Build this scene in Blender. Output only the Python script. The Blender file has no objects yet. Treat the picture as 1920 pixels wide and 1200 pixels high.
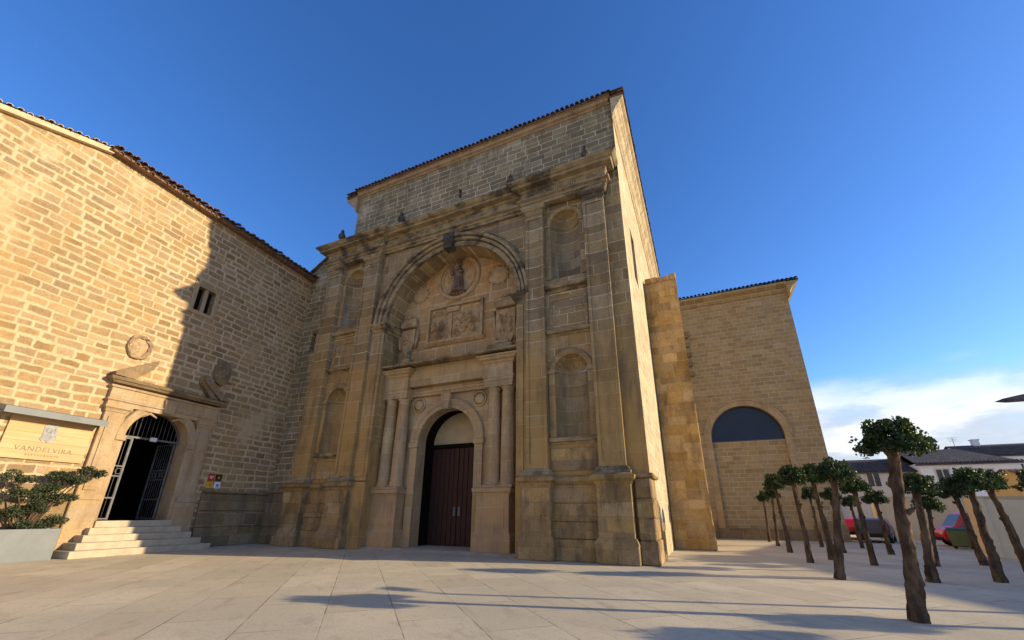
import bpy, bmesh, math, random
from mathutils import Vector, Matrix, noise
random.seed(7)
PI = math.pi
R = math.radians
scene = bpy.context.scene
COL = scene.collection

# ------------------------------------------------------------------ camera
cam_d = bpy.data.cameras.new('camera')
cam = bpy.data.objects.new('camera', cam_d)
COL.objects.link(cam)
scene.camera = cam
cam_d.sensor_width = 36.0
cam_d.lens = 36.0 * 763.0 / 1920.0
cam_d.shift_y = 81.0 / 1920.0
cam_d.clip_start = 0.05
cam_d.clip_end = 3000
CAM_H = 1.6
_yaw, _pit, _rol = R(24.4), R(20.2), R(0.46)
_f = Vector((-math.sin(_yaw) * math.cos(_pit), math.cos(_yaw) * math.cos(_pit), math.sin(_pit)))
_r = Vector((math.cos(_yaw), math.sin(_yaw), 0))
_u = _r.cross(_f)
_r2 = _r * math.cos(_rol) + _u * math.sin(_rol)
_u2 = -_r * math.sin(_rol) + _u * math.cos(_rol)
cam.matrix_world = Matrix(((_r2.x, _u2.x, -_f.x, 0), (_r2.y, _u2.y, -_f.y, 0), (_r2.z, _u2.z, -_f.z, CAM_H), (0, 0, 0, 1)))

# ------------------------------------------------------------------ light
SUN_AZ = R(16.8)      # towards +X, turned to +Y
SUN_EL = R(16.3)
to_sun = Vector((math.cos(SUN_AZ) * math.cos(SUN_EL), math.sin(SUN_AZ) * math.cos(SUN_EL), math.sin(SUN_EL)))
sd = bpy.data.lights.new('sun', 'SUN')
sd.energy = 5.0
sd.angle = R(0.5)
sd.color = (1.0, 0.80, 0.52)
sun = bpy.data.objects.new('sun', sd)
COL.objects.link(sun)
sun.rotation_euler = (-to_sun).to_track_quat('-Z', 'Y').to_euler()
sun.location = (30, 10, 40)
scene.view_settings.view_transform = 'Standard'
scene.view_settings.look = 'None'
scene.view_settings.gamma = 1
scene.view_settings.exposure = 0.48

world = bpy.data.worlds.new('World')
scene.world = world
world.use_nodes = True


class NT:
    """tiny helper to write node graphs"""
    def __init__(self, tree):
        self.t = tree
        tree.nodes.clear()

    def node(self, typ, **kw):
        n = self.t.nodes.new(typ)
        for k, v in kw.items():
            setattr(n, k, v)
        return n

    def link(self, a, b):
        self.t.links.new(a, b)

    def put(self, sock, v):
        if hasattr(v, 'is_output'):
            self.link(v, sock)
        else:
            sock.default_value = v

    def math(self, op, a, b=0.0, c=None, clamp=False):
        n = self.node('ShaderNodeMath', operation=op, use_clamp=clamp)
        self.put(n.inputs[0], a)
        self.put(n.inputs[1], b)
        if c is not None:
            self.put(n.inputs[2], c)
        return n.outputs[0]

    def mix(self, f, a, b, blend='MIX'):
        n = self.node('ShaderNodeMix', data_type='RGBA', blend_type=blend)
        self.put(n.inputs[0], f)
        self.put(n.inputs[6], a if hasattr(a, 'is_output') else (*a, 1))
        self.put(n.inputs[7], b if hasattr(b, 'is_output') else (*b, 1))
        return n.outputs[2]

    def noise(self, vec, scale, detail=4, rough=0.55, dims='3D', w=None):
        n = self.node('ShaderNodeTexNoise', noise_dimensions=dims)
        if vec is not None:
            self.link(vec, n.inputs['Vector'])
        if w is not None:
            self.put(n.inputs['W'], w)
        n.inputs['Scale'].default_value = scale
        n.inputs['Detail'].default_value = detail
        n.inputs['Roughness'].default_value = rough
        return n.outputs[0]

    def ramp(self, v, lo, hi, a=0.0, b=1.0):
        n = self.node('ShaderNodeMapRange', interpolation_type='SMOOTHSTEP')
        self.put(n.inputs[0], v)
        n.inputs[1].default_value = lo
        n.inputs[2].default_value = hi
        n.inputs[3].default_value = a
        n.inputs[4].default_value = b
        return n.outputs[0]

    def pos(self):
        return self.node('ShaderNodeNewGeometry').outputs['Position']

    def scale(self, vec, s):
        n = self.node('ShaderNodeVectorMath', operation='MULTIPLY')
        self.link(vec, n.inputs[0])
        n.inputs[1].default_value = s
        return n.outputs[0]

    def finish(self, col, rough=0.85, bump=None, bstr=0.4, bdist=0.02, spec=0.25, metal=0.0):
        b = self.node('ShaderNodeBsdfPrincipled')
        self.put(b.inputs['Base Color'], col if hasattr(col, 'is_output') else (*col, 1))
        self.put(b.inputs['Roughness'], rough)
        b.inputs['Specular IOR Level'].default_value = spec
        b.inputs['Metallic'].default_value = metal
        if bump is not None:
            bn = self.node('ShaderNodeBump')
            bn.inputs['Strength'].default_value = bstr
            bn.inputs['Distance'].default_value = bdist
            self.link(bump, bn.inputs['Height'])
            self.link(bn.outputs[0], b.inputs['Normal'])
        o = self.node('ShaderNodeOutputMaterial')
        self.link(b.outputs[0], o.inputs[0])
        return b


# ------------------------------------------------------------------ sky with cloud bank
nt = NT(world.node_tree)
sky = nt.node('ShaderNodeTexSky', sky_type='NISHITA')
sky.sun_disc = False
sky.sun_elevation = SUN_EL
sky.sun_rotation = PI / 2 - SUN_AZ
sky.altitude = 700
sky.air_density = 1.0
sky.dust_density = 0.4
sky.ozone_density = 3.0
hs = nt.node('ShaderNodeHueSaturation')
hs.inputs['Hue'].default_value = 0.512
hs.inputs['Saturation'].default_value = 1.22
hs.inputs['Value'].default_value = 1.3
nt.link(sky.outputs[0], hs.inputs['Color'])
tc = nt.node('ShaderNodeTexCoord')
gen = tc.outputs['Generated']
sep = nt.node('ShaderNodeSeparateXYZ')
nt.link(gen, sep.inputs[0])
stretch = nt.scale(gen, (1.6, 1.6, 4.6))
cn = nt.noise(stretch, 1.7, 6, 0.52)
cn2 = nt.noise(nt.scale(gen, (2.6, 2.6, 8.0)), 2.0, 6, 0.56)
low = nt.ramp(sep.outputs[2], 0.10, 0.42, 0.42, -0.42)
behind = nt.ramp(nt.math('MULTIPLY', sep.outputs[1], -1.0), 0.10, 0.70, 0.0, 0.36)     # unseen cloud added behind the viewer as neutral fill on the shaded facade
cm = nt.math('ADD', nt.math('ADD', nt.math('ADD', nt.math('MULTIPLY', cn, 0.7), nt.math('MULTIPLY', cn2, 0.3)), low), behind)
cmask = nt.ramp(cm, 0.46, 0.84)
shade = nt.ramp(cn2, 0.40, 0.58)
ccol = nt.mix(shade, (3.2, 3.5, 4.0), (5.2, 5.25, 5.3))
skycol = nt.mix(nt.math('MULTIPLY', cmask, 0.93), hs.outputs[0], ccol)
bg = nt.node('ShaderNodeBackground')
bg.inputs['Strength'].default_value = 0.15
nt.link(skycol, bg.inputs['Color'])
wo = nt.node('ShaderNodeOutputWorld')
nt.link(bg.outputs[0], wo.inputs[0])

# ------------------------------------------------------------------ materials


def new_mat(name):
    m = bpy.data.materials.new(name)
    m.use_nodes = True
    return m, NT(m.node_tree)


def ashlar(name, c1, c2, mortar, rowh, length, mw, seed=0.0, warp=0.0, edge=0.012, grime=None, grime_amt=0.5,
           grime_scale=0.35, patch=0.0, bump=0.5, vary=0.25, rand=0.8, low=None, fade=0.0, speck=0.25):
    """coursed stone: rows of blocks of irregular length with mortar joints"""
    m, n = new_mat(name)
    geo = n.node('ShaderNodeNewGeometry')
    P = geo.outputs['Position']
    sp = n.node('ShaderNodeSeparateXYZ')
    n.link(P, sp.inputs[0])
    sn = n.node('ShaderNodeSeparateXYZ')
    n.link(geo.outputs['True Normal'], sn.inputs[0])
    fx = n.math('GREATER_THAN', n.math('ABSOLUTE', sn.outputs[0]), 0.7)
    u = n.math('ADD', n.math('MULTIPLY', sp.outputs[1], fx), n.math('MULTIPLY', sp.outputs[0], n.math('SUBTRACT', 1.0, fx)))
    wn = n.noise(P, 6.0, 3, 0.6)
    wn2 = n.noise(P, 0.55, 2, 0.5)
    wob = n.math('MULTIPLY', n.math('SUBTRACT', wn, 0.5), edge * 3.0)
    v = n.math('ADD', sp.outputs[2], n.math('MULTIPLY', n.math('SUBTRACT', wn2, 0.5), warp))
    # irregular course heights
    zn = n.noise(None, 0.9 / rowh * 0.5, 0, 0.5, '1D', n.math('ADD', sp.outputs[2], seed))
    v = n.math('ADD', v, n.math('MULTIPLY', n.math('SUBTRACT', zn, 0.5), rowh * 0.5))
    v = n.math('ADD', v, wob)
    uu = n.math('ADD', u, wob)
    vr = n.math('DIVIDE', v, rowh)
    row = n.math('FLOOR', vr)
    fv = n.math('SUBTRACT', vr, row)
    dv = n.math('MULTIPLY', n.math('MINIMUM', fv, n.math('SUBTRACT', 1.0, fv)), rowh)
    W = n.math('ADD', n.math('DIVIDE', uu, length), n.math('MULTIPLY', row, 17.37 + seed))
    vo = n.node('ShaderNodeTexVoronoi', voronoi_dimensions='1D', feature='DISTANCE_TO_EDGE')
    n.put(vo.inputs['W'], W)
    vo.inputs['Scale'].default_value = 1
    vo.inputs['Randomness'].default_value = rand
    du = n.math('MULTIPLY', vo.outputs['Distance'], length)
    vc = n.node('ShaderNodeTexVoronoi', voronoi_dimensions='1D', feature='F1')
    n.put(vc.inputs['W'], W)
    vc.inputs['Scale'].default_value = 1
    vc.inputs['Randomness'].default_value = rand
    sc = n.node('ShaderNodeSeparateColor')
    n.link(vc.outputs['Color'], sc.inputs[0])
    d = n.math('MINIMUM', dv, du)
    pn = n.noise(P, 0.8, 4, 0.6)
    wid = n.math('MULTIPLY', n.ramp(pn, 0.35, 0.7, 0.6, 1.5), mw * 0.5)
    st = n.ramp(n.math('SUBTRACT', d, wid), -edge * 0.5, edge)
    if patch > 0:
        pm = n.ramp(n.noise(P, 0.42, 6, 0.66), 0.55, 0.68)
        st = n.math('MULTIPLY', st, n.math('SUBTRACT', 1.0, n.math('MULTIPLY', pm, patch)))
    base = n.mix(sc.outputs[0], c1, c2)
    fine = n.noise(P, 14.0, 6, 0.7)
    base = n.mix(n.ramp(fine, 0.3, 0.75, 0, speck), base, (c1[0] * .45, c1[1] * .42, c1[2] * .4))
    base = n.mix(n.ramp(n.noise(P, 4.2, 6, 0.72), 0.46, 0.66, 0, speck * 0.75), base, (c1[0] * .55, c1[1] * .52, c1[2] * .48))
    hv = n.node('ShaderNodeHueSaturation')
    n.put(hv.inputs['Value'], n.math('ADD', 1.0 - vary * 0.5, n.math('MULTIPLY', sc.outputs[1], vary)))
    n.put(hv.inputs['Saturation'], n.math('ADD', 0.9, n.math('MULTIPLY', sc.outputs[2], 0.2)))
    n.link(base, hv.inputs['Color'])
    mort = n.mix(n.ramp(fine, 0.35, 0.7, 0, 0.35), mortar, (mortar[0] * .7, mortar[1] * .66, mortar[2] * .6))
    if fade > 0:
        st2 = n.math('MAXIMUM', st, n.ramp(n.noise(P, 0.5, 3, 0.6), 0.42, 0.6, 0, fade))
    else:
        st2 = st
    col = n.mix(st2, mort, hv.outputs[0])
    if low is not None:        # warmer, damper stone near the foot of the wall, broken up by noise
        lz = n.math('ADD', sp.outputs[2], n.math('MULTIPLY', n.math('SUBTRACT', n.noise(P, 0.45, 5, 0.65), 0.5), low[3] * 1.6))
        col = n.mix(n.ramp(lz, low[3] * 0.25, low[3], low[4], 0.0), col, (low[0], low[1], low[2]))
    if grime is not None:
        gn = n.math('ADD', n.math('MULTIPLY', n.noise(n.scale(P, (1, 1, 0.5)), grime_scale * 2.2, 7, 0.68), .6), n.math('MULTIPLY', n.noise(n.scale(P, (2.6, 2.6, 0.22)), 1.0, 6, 0.66), .4))
        col = n.mix(n.ramp(gn, 0.45, 0.62, 0, grime_amt), col, grime)
    h = n.math('ADD', n.math('MULTIPLY', st, 0.6), n.math('MULTIPLY', fine, 0.55))
    h = n.math('ADD', h, n.math('MULTIPLY', pn, 0.5))
    n.finish(col, 0.92, h, bump, 0.025, 0.15)
    return m


def mottled(name, c1, c2, scale=4.0, c3=None, rough=0.85, bump=0.3, spec=0.25, metal=0.0, bscale=18, amt3=0.6, sc=(1, 1, 1), t3=(.5, .7)):
    m, n = new_mat(name)
    P = n.scale(n.pos(), sc)
    a = n.noise(P, scale, 6, 0.62)
    col = n.mix(n.ramp(a, 0.36, 0.66), c1, c2)
    if c3:
        col = n.mix(n.ramp(n.noise(P, scale * 0.32, 7, 0.7), t3[0], t3[1], 0, amt3), col, c3)
    n.finish(col, rough, n.noise(P, bscale, 5, 0.6), bump, 0.015, spec, metal)
    return m


M = {}
# facade stone (greyer, thin pale joints)
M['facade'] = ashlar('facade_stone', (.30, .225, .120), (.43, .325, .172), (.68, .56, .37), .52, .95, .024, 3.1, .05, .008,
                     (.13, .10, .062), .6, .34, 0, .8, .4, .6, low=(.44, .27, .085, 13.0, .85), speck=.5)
M['upper'] = ashlar('upper_wall_stone', (.27, .218, .125), (.385, .312, .182), (.64, .555, .385), .34, .80, .032, 9.2, .10, .014,
                    (.13, .105, .068), .5, .4, .6, .8, .4, .8, speck=.5)
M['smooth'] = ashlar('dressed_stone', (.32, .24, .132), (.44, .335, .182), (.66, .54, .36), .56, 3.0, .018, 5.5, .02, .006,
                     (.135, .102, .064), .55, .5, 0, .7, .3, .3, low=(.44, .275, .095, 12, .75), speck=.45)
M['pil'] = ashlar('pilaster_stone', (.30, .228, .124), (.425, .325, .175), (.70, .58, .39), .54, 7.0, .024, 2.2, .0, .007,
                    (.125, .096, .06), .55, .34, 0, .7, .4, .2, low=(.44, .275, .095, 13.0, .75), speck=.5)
M['tymp'] = ashlar('tympanum_stone', (.43, .295, .150), (.54, .38, .20), (.74, .60, .39), .55, 1.0, .024, 1.7, .03, .008,
                   (.40, .21, .07), .75, .5, 0, .6, .25, .6, speck=.35)
M['portal'] = ashlar('portal_stone', (.44, .33, .185), (.55, .42, .24), (.66, .53, .35), .62, 1.6, .012, 8.3, .02, .006,
                     (.26, .19, .125), .6, .5, 0, .5, .18, .5, low=(.47, .285, .13, 4.5, .6), speck=.35)
M['corn'] = mottled('cornice_stone', (.27, .212, .122), (.40, .315, .185), 2.4, (.05, .044, .036), .95, .9, .15, 0, 9, .82, (1, 1, 1.8), (.44, .62))
M['crust'] = mottled('weathered_finial_stone', (.055, .05, .043), (.13, .11, .085), 4.0, (.03, .028, .026), .95, .6, .15, 0, 14, .7)
M['eave'] = mottled('eave_cornice_stone', (.36, .26, .155), (.46, .34, .21), 2.4, (.17, .125, .08), .95, .6, .15, 0, 9, .8)
M['relief'] = mottled('relief_stone', (.38, .265, .14), (.50, .36, .20), 2.5, (.17, .115, .065), .95, .6, .15, 0, 14, .8)
M['statue'] = mottled('statue_stone', (.12, .09, .068), (.29, .20, .14), 2.6, (.05, .042, .036), .95, .5, .15, 0, 14, .8)
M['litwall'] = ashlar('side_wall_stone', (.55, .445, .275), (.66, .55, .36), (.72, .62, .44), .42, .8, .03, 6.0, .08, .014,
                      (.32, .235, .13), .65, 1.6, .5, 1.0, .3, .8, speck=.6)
M['palace'] = ashlar('rubble_coursed_stone', (.325, .222, .115), (.435, .308, .167), (.58, .44, .27), .305, .60, .074, 2.3, .22, .03,
                     (.42, .28, .12), .45, .25, .9, 1.0, .4, .98, speck=.45)
M['palace_smooth'] = ashlar('doorway_stone', (.43, .315, .185), (.51, .38, .23), (.46, .34, .20), .6, 1.4, .012, 4.4, .03, .006,
                            (.27, .185, .10), .6, .8, 0, .5, .15, .5, speck=.35)
M['plinth'] = ashlar('plinth_stone', (.26, .185, .10), (.36, .26, .15), (.40, .30, .18), .5, 1.1, .02, 7.4, .08, .014,
                     (.13, .10, .066), .6, .6, 0, .9, .3, .8, speck=.45)
M['ped'] = ashlar('pedestal_stone', (.36, .25, .12), (.49, .345, .165), (.42, .305, .165), .5, 1.2, .016, 7.9, .06, .012,
                  (.12, .085, .052), .75, .8, 0, 1.0, .4, .8, speck=.5)
M['butt'] = ashlar('buttress_stone', (.50, .32, .125), (.62, .42, .18), (.58, .42, .21), .46, .85, .018, 6.6, .10, .014,
                   (.16, .09, .04), .65, .5, .4, 1.0, .5, .8, fade=.6, speck=.5)
M['annex'] = ashlar('annex_stone', (.36, .275, .15), (.45, .345, .19), (.58, .47, .29), .32, .66, .026, 12.0, .0, .006,
                    (.37, .22, .085), .35, .2, 0, .4, .25, .4, speck=.3)
M['tile'] = mottled('roof_tile', (.17, .10, .065), (.30, .185, .11), 5.0, (.07, .06, .05), .95, .5, .15, 0, 12, .7)
M['tile_dark'] = mottled('dark_roof_tile', (.075, .07, .068), (.12, .11, .105), 3.0, (.16, .135, .115), .95, .5, .15)
M['verge'] = mottled('verge_mortar', (.52, .40, .25), (.62, .50, .32), 3.0, (.30, .20, .12), .95, .5, .1)
M['door'] = mottled('door_wood', (.030, .0095, .006), (.048, .0155, .010), 3.0, None, .6, .3, .35, 0, 20, 0, (6, 6, .5))
M['steel'] = mottled('grey_steel', (.155, .175, .18), (.18, .20, .205), 1.5, (.13, .14, .145), .55, .05, .4, .0)
M['iron'] = mottled('painted_iron', (.11, .11, .11), (.17, .17, .17), 6.0, (.06, .05, .04), .6, .1, .4)
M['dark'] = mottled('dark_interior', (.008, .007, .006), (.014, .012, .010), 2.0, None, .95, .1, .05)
M['board'] = mottled('sign_board', (.54, .35, .18), (.62, .42, .225), 1.2, (.45, .28, .14), .8, .1, .2, 0, 12, .4, (.4, .4, 5))
M['ink'] = mottled('sign_lettering', (.25, .17, .10), (.30, .21, .125), 8, None, .8, .05)
M['emblem'] = mottled('emblem_grey', (.27, .28, .28), (.36, .37, .37), 9, (.18, .18, .18), .7, .1)
M['step'] = mottled('step_stone', (.42, .355, .25), (.51, .43, .31), 2.5, (.30, .235, .155), .9, .3, .2, 0, 25, .5)
M['bark'] = mottled('tree_bark', (.06, .042, .028), (.15, .10, .062), 7.0, (.025, .018, .013), .95, 1.0, .1, 0, 22, .95, (1, 1, .35))
M['white'] = mottled('white_plaster', (.82, .83, .85), (.87, .88, .89), 1.0, (.74, .74, .73), .9, .1, .2)
M['beige'] = mottled('beige_plaster', (.60, .57, .52), (.66, .62, .57), 1.0, (.5, .47, .42), .9, .1, .2)
M['cream'] = mottled('cream_plaster', (.66, .53, .34), (.72, .58, .38), .8, (.58, .45, .28), .9, .15, .2)
M['yellow'] = mottled('yellow_plaster', (.52, .40, .22), (.58, .45, .25), 1.0, (.5, .34, .14), .9, .1, .2)
M['plaster'] = mottled('door_tympanum_plaster', (.44, .36, .235), (.50, .41, .27), 1.6, (.36, .27, .15), .9, .2, .2)
M['glass'] = mottled('dark_glass', (.008, .022, .06), (.010, .026, .07), 1.0, None, .15, .0, .2)
M['winpane'] = mottled('window_pane', (.03, .03, .035), (.06, .06, .065), 1.0, None, .15, .0, .5)
M['redpaint'] = mottled('red_paint', (.58, .012, .02), (.62, .016, .024), 1.0, None, .3, .0, .5)
M['darkpaint'] = mottled('dark_grey_paint', (.04, .04, .045), (.05, .05, .055), 1.0, None, .3, .0, .5)
M['whitepaint'] = mottled('white_paint', (.7, .7, .7), (.74, .74, .74), 1.0, None, .3, .0, .5)
M['rubber'] = mottled('tyre_rubber', (.02, .02, .02), (.03, .03, .03), 5, None, .9, .1, .2)
M['rim'] = mottled('wheel_rim', (.35, .35, .36), (.42, .42, .43), 5, None, .35, .05, .5, .6)
M['lampglass'] = mottled('headlamp_glass', (.6, .6, .6), (.7, .7, .7), 5, None, .1, .0, .5)
M['green'] = mottled('green_plastic', (.035, .085, .04), (.045, .10, .05), 2, None, .5, .05, .4)
M['olive'] = mottled('yellow_green_plastic', (.12, .15, .05), (.16, .18, .065), 2, None, .5, .05, .4)
M['plaque_red'] = mottled('plaque_red', (.50, .018, .02), (.54, .022, .024), 3, None, .4, .0, .4)
M['plaque_black'] = mottled('plaque_black', (.02, .016, .014), (.03, .024, .02), 3, None, .4, .0, .4)
M['plaque_yellow'] = mottled('plaque_yellow', (.72, .36, .02), (.76, .40, .03), 3, None, .4, .0, .4)
M['plaque_white'] = mottled('plaque_white', (.74, .76, .80), (.78, .80, .83), 3, None, .4, .0, .4)
M['plaque_blue'] = mottled('plaque_blue', (.16, .22, .36), (.2, .26, .40), 3, None, .4, .0, .4)


def leaf_mat(name, c1, c2, c3):
    m, n = new_mat(name)
    oi = n.node('ShaderNodeNewGeometry')
    rnd = oi.outputs['Random Per Island']
    col = n.mix(rnd, c1, c2)
    col = n.mix(n.ramp(n.noise(oi.outputs['Position'], 3.0, 3, .5), .5, .7, 0, .7), col, c3)
    b = n.finish(col, 0.5, None, spec=0.35)
    tr = n.node('ShaderNodeBsdfTranslucent')
    n.link(n.mix(0.5, col, (.12, .18, .03)), tr.inputs[0])
    ms = n.node('ShaderNodeMixShader')
    ms.inputs[0].default_value = 0.22
    n.link(b.outputs[0], ms.inputs[1])
    n.link(tr.outputs[0], ms.inputs[2])
    o = [x for x in n.t.nodes if x.type == 'OUTPUT_MATERIAL'][0]
    n.link(ms.outputs[0], o.inputs[0])
    return m


M['leaf'] = leaf_mat('mulberry_leaf', (.016, .036, .011), (.038, .072, .02), (.022, .042, .014))
M['shrub'] = leaf_mat('juniper_leaf', (.035, .055, .025), (.085, .105, .05), (.055, .06, .035))


def paving():
    m, n = new_mat('plaza_slabs')
    P = n.pos()
    mp = n.node('ShaderNodeMapping')
    n.link(P, mp.inputs[0])
    mp.inputs['Rotation'].default_value = (0, 0, R(-43.6))
    mp.inputs['Location'].default_value = (0.35, 0.1, 0)
    sw = n.node('ShaderNodeSeparateXYZ')
    n.link(mp.outputs[0], sw.inputs[0])
    cx = n.node('ShaderNodeCombineXYZ')     # long side of the slabs along the joints that run to the facade
    n.link(sw.outputs[1], cx.inputs[0])
    n.link(sw.outputs[0], cx.inputs[1])
    br = n.node('ShaderNodeTexBrick')
    br.offset = 0.5
    br.offset_frequency = 2
    n.link(cx.outputs[0], br.inputs['Vector'])
    br.inputs['Color1'].default_value = (0, 0, 0, 1)
    br.inputs['Color2'].default_value = (1, 1, 1, 1)
    br.inputs['Mortar'].default_value = (.5, .5, .5, 1)
    br.inputs['Scale'].default_value = 1.0
    br.inputs['Mortar Size'].default_value = 0.011
    br.inputs['Mortar Smooth'].default_value = 0.3
    br.inputs['Brick Width'].default_value = 1.9
    br.inputs['Row Height'].default_value = 1.12
    tone = n.node('ShaderNodeSeparateColor')
    n.link(br.outputs['Color'], tone.inputs[0])
    big = n.noise(P, .35, 6, .6)
    fine = n.noise(P, 26, 6, .7)
    mid = n.noise(n.scale(mp.outputs[0], (1, .35, 1)), 2.4, 6, .65)
    col = n.mix(tone.outputs[0], (.54, .465, .31), (.665, .58, .40))
    col = n.mix(n.ramp(big, .40, .62, 0, .6), col, (.46, .41, .29))
    col = n.mix(n.ramp(mid, .52, .72, 0, .6), col, (.37, .295, .205))
    col = n.mix(n.ramp(fine, .46, .70, 0, .5), col, (.32, .26, .185))
    col = n.mix(n.ramp(n.noise(P, 7.5, 6, .72), .52, .68, 0, .4), col, (.36, .29, .20))
    spots = n.ramp(n.noise(P, 5.5, 4, .75), .66, .74, 0, .6)
    col = n.mix(spots, col, (.20, .17, .14))
    jn = n.ramp(n.noise(P, 1.1, 3, .6), .36, .60, .12, .85)
    col = n.mix(n.math('MULTIPLY', br.outputs['Fac'], jn), col, (.15, .12, .09))
    h = n.math('SUBTRACT', n.math('ADD', n.math('MULTIPLY', fine, .3), n.math('MULTIPLY', mid, .25)), n.math('MULTIPLY', br.outputs['Fac'], .8))
    n.finish(col, .8, h, .35, .012, .25)
    return m


M['paving'] = paving()
M['earth'] = mottled('street_ground', (.20, .175, .145), (.26, .23, .19), .4, (.16, .14, .12), .95, .3, .1)


# ------------------------------------------------------------------ mesh builder
class MB:
    def __init__(self):
        self.v, self.f, self.s = [], [], []

    def add(self, vs, fs, smooth=False):
        o = len(self.v)
        self.v += [tuple(p) for p in vs]
        for f in fs:
            self.f.append(tuple(i + o for i in f))
            self.s.append(smooth)
        return self

    def quad(self, a, b, c, d, smooth=False):
        return self.add([a, b, c, d], [(0, 1, 2, 3)], smooth)

    def box(self, x0, x1, y0, y1, z0, z1, skip='', taper=0.0):
        t = taper
        v = [(x0, y0, z0), (x1, y0, z0), (x1, y1, z0), (x0, y1, z0), (x0 + t, y0 + t, z1), (x1 - t, y0 + t, z1), (x1 - t, y1 - t, z1), (x0 + t, y1 - t, z1)]
        F = {'d': (3, 2, 1, 0), 'u': (4, 5, 6, 7), 'f': (0, 1, 5, 4), 'r': (1, 2, 6, 5), 'b': (2, 3, 7, 6), 'l': (3, 0, 4, 7)}
        return self.add(v, [F[k] for k in F if k not in skip])

    def rbox(self, x0, x1, y0, y1, z0, z1, b=0.03):
        """box with chamfered edges"""
        xs, ys, zs = (x0, x1), (y0, y1), (z0, z1)
        vs, idx = [], {}
        for i in (0, 1):
            for j in (0, 1):
                for k in (0, 1):
                    sx, sy, sz = (1 if i == 0 else -1), (1 if j == 0 else -1), (1 if k == 0 else -1)
                    for a in range(3):
                        p = [xs[i] + sx * b, ys[j] + sy * b, zs[k] + sz * b]
                        p[a] = (xs[i], ys[j], zs[k])[a]
                        idx[(i, j, k, a)] = len(vs)
                        vs.append(p)
        fs = []
        for i in (0, 1):
            fs.append([idx[(i, j, k, 0)] for j, k in ((0, 0), (1, 0), (1, 1), (0, 1))][::(1 if i else -1)])
            fs.append([idx[(j, i, k, 1)] for j, k in ((0, 0), (1, 0), (1, 1), (0, 1))][::(-1 if i else 1)])
            fs.append([idx[(j, k, i, 2)] for j, k in ((0, 0), (1, 0), (1, 1), (0, 1))][::(1 if i else -1)])
        for i in (0, 1):
            for j in (0, 1):
                fs.append([idx[(i, j, 0, 0)], idx[(i, j, 1, 0)], idx[(i, j, 1, 1)], idx[(i, j, 0, 1)]])
                fs.append([idx[(i, 0, j, 0)], idx[(i, 1, j, 0)], idx[(i, 1, j, 2)], idx[(i, 0, j, 2)]])
                fs.append([idx[(0, i, j, 1)], idx[(1, i, j, 1)], idx[(1, i, j, 2)], idx[(0, i, j, 2)]])
                for k in (0, 1):
                    fs.append([idx[(i, j, k, 0)], idx[(i, j, k, 1)], idx[(i, j, k, 2)]])
        return self.add(vs, fs)

    def prism(self, pts, y0, y1):
        """polygon in (x,z) extruded along y"""
        n = len(pts)
        v = [(x, y0, z) for x, z in pts] + [(x, y1, z) for x, z in pts]
        f = [tuple(range(n)), tuple(range(2 * n - 1, n - 1, -1))] + [(i, i + n, (i + 1) % n + n, (i + 1) % n) for i in range(n)]
        return self.add(v, f)

    def prism_x(self, pts, x0, x1):
        n = len(pts)
        v = [(x0, y, z) for y, z in pts] + [(x1, y, z) for y, z in pts]
        f = [tuple(range(n)), tuple(range(2 * n - 1, n - 1, -1))] + [(i, i + n, (i + 1) % n + n, (i + 1) % n) for i in range(n)]
        return self.add(v, f)

    def lathe(self, cx, cy, prof, n=20, a0=0.0, a1=2 * PI, smooth=True, jit=0.0):
        full = abs(a1 - a0 - 2 * PI) < 1e-6
        k = n if full else n + 1
        v = []
        for r, z in prof:
            for i in range(k):
                a = a0 + (a1 - a0) * i / n
                rr = r * (1 + jit * (random.random() - .5))
                v.append((cx + rr * math.cos(a), cy + rr * math.sin(a), z))
        f = []
        for j in range(len(prof) - 1):
            for i in range(n):
                a, b = j * k + i, j * k + (i + 1) % k
                f.append((a, b, b + k, a + k))
        if full:
            f.append(tuple(range(k - 1, -1, -1)))
            f.append(tuple(range((len(prof) - 1) * k, len(prof) * k)))
        return self.add(v, f, smooth)

    def tube(self, pts, rad, n=6, smooth=True):
        pts = [Vector(p) for p in pts]
        if not hasattr(rad, '__len__'):
            rad = [rad] * len(pts)
        v = []
        for i, p in enumerate(pts):
            t = (pts[min(i + 1, len(pts) - 1)] - pts[max(i - 1, 0)]).normalized()
            a = t.cross(Vector((0, 0, 1)))
            if a.length < 1e-3:
                a = t.cross(Vector((1, 0, 0)))
            a.normalize()
            b = t.cross(a)
            for k in range(n):
                an = 2 * PI * k / n
                v.append(p + (a * math.cos(an) + b * math.sin(an)) * rad[i])
        f = []
        for i in range(len(pts) - 1):
            for k in range(n):
                a, b = i * n + k, i * n + (k + 1) % n
                f.append((a, b, b + n, a + n))
        f += [tuple(range(n - 1, -1, -1)), tuple(range((len(pts) - 1) * n, len(pts) * n))]
        return self.add(v, f, smooth)

    def molding(self, path, prof, step=0.7, jit=0.0):
        """sweep a closed profile [(outward, z)] along an xy path; outward is right of the direction of travel"""
        P = [Vector((x, y)) for x, y in path]
        ns = []
        for i in range(len(P) - 1):
            d = (P[i + 1] - P[i]).normalized()
            ns.append(Vector((d.y, -d.x)))
        rings = []
        for i in range(len(P)):
            if i == 0:
                m = ns[0]
            elif i == len(P) - 1:
                m = ns[-1]
            else:
                m = ns[i - 1] + ns[i]
                m = m / (m.dot(ns[i]))
            rings.append((P[i], m))
            if i < len(P) - 1:
                L = (P[i + 1] - P[i]).length
                k = int(L / step)
                for j in range(1, k):
                    rings.append((P[i].lerp(P[i + 1], j / k), ns[i]))
        np_ = len(prof)
        v = []
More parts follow.
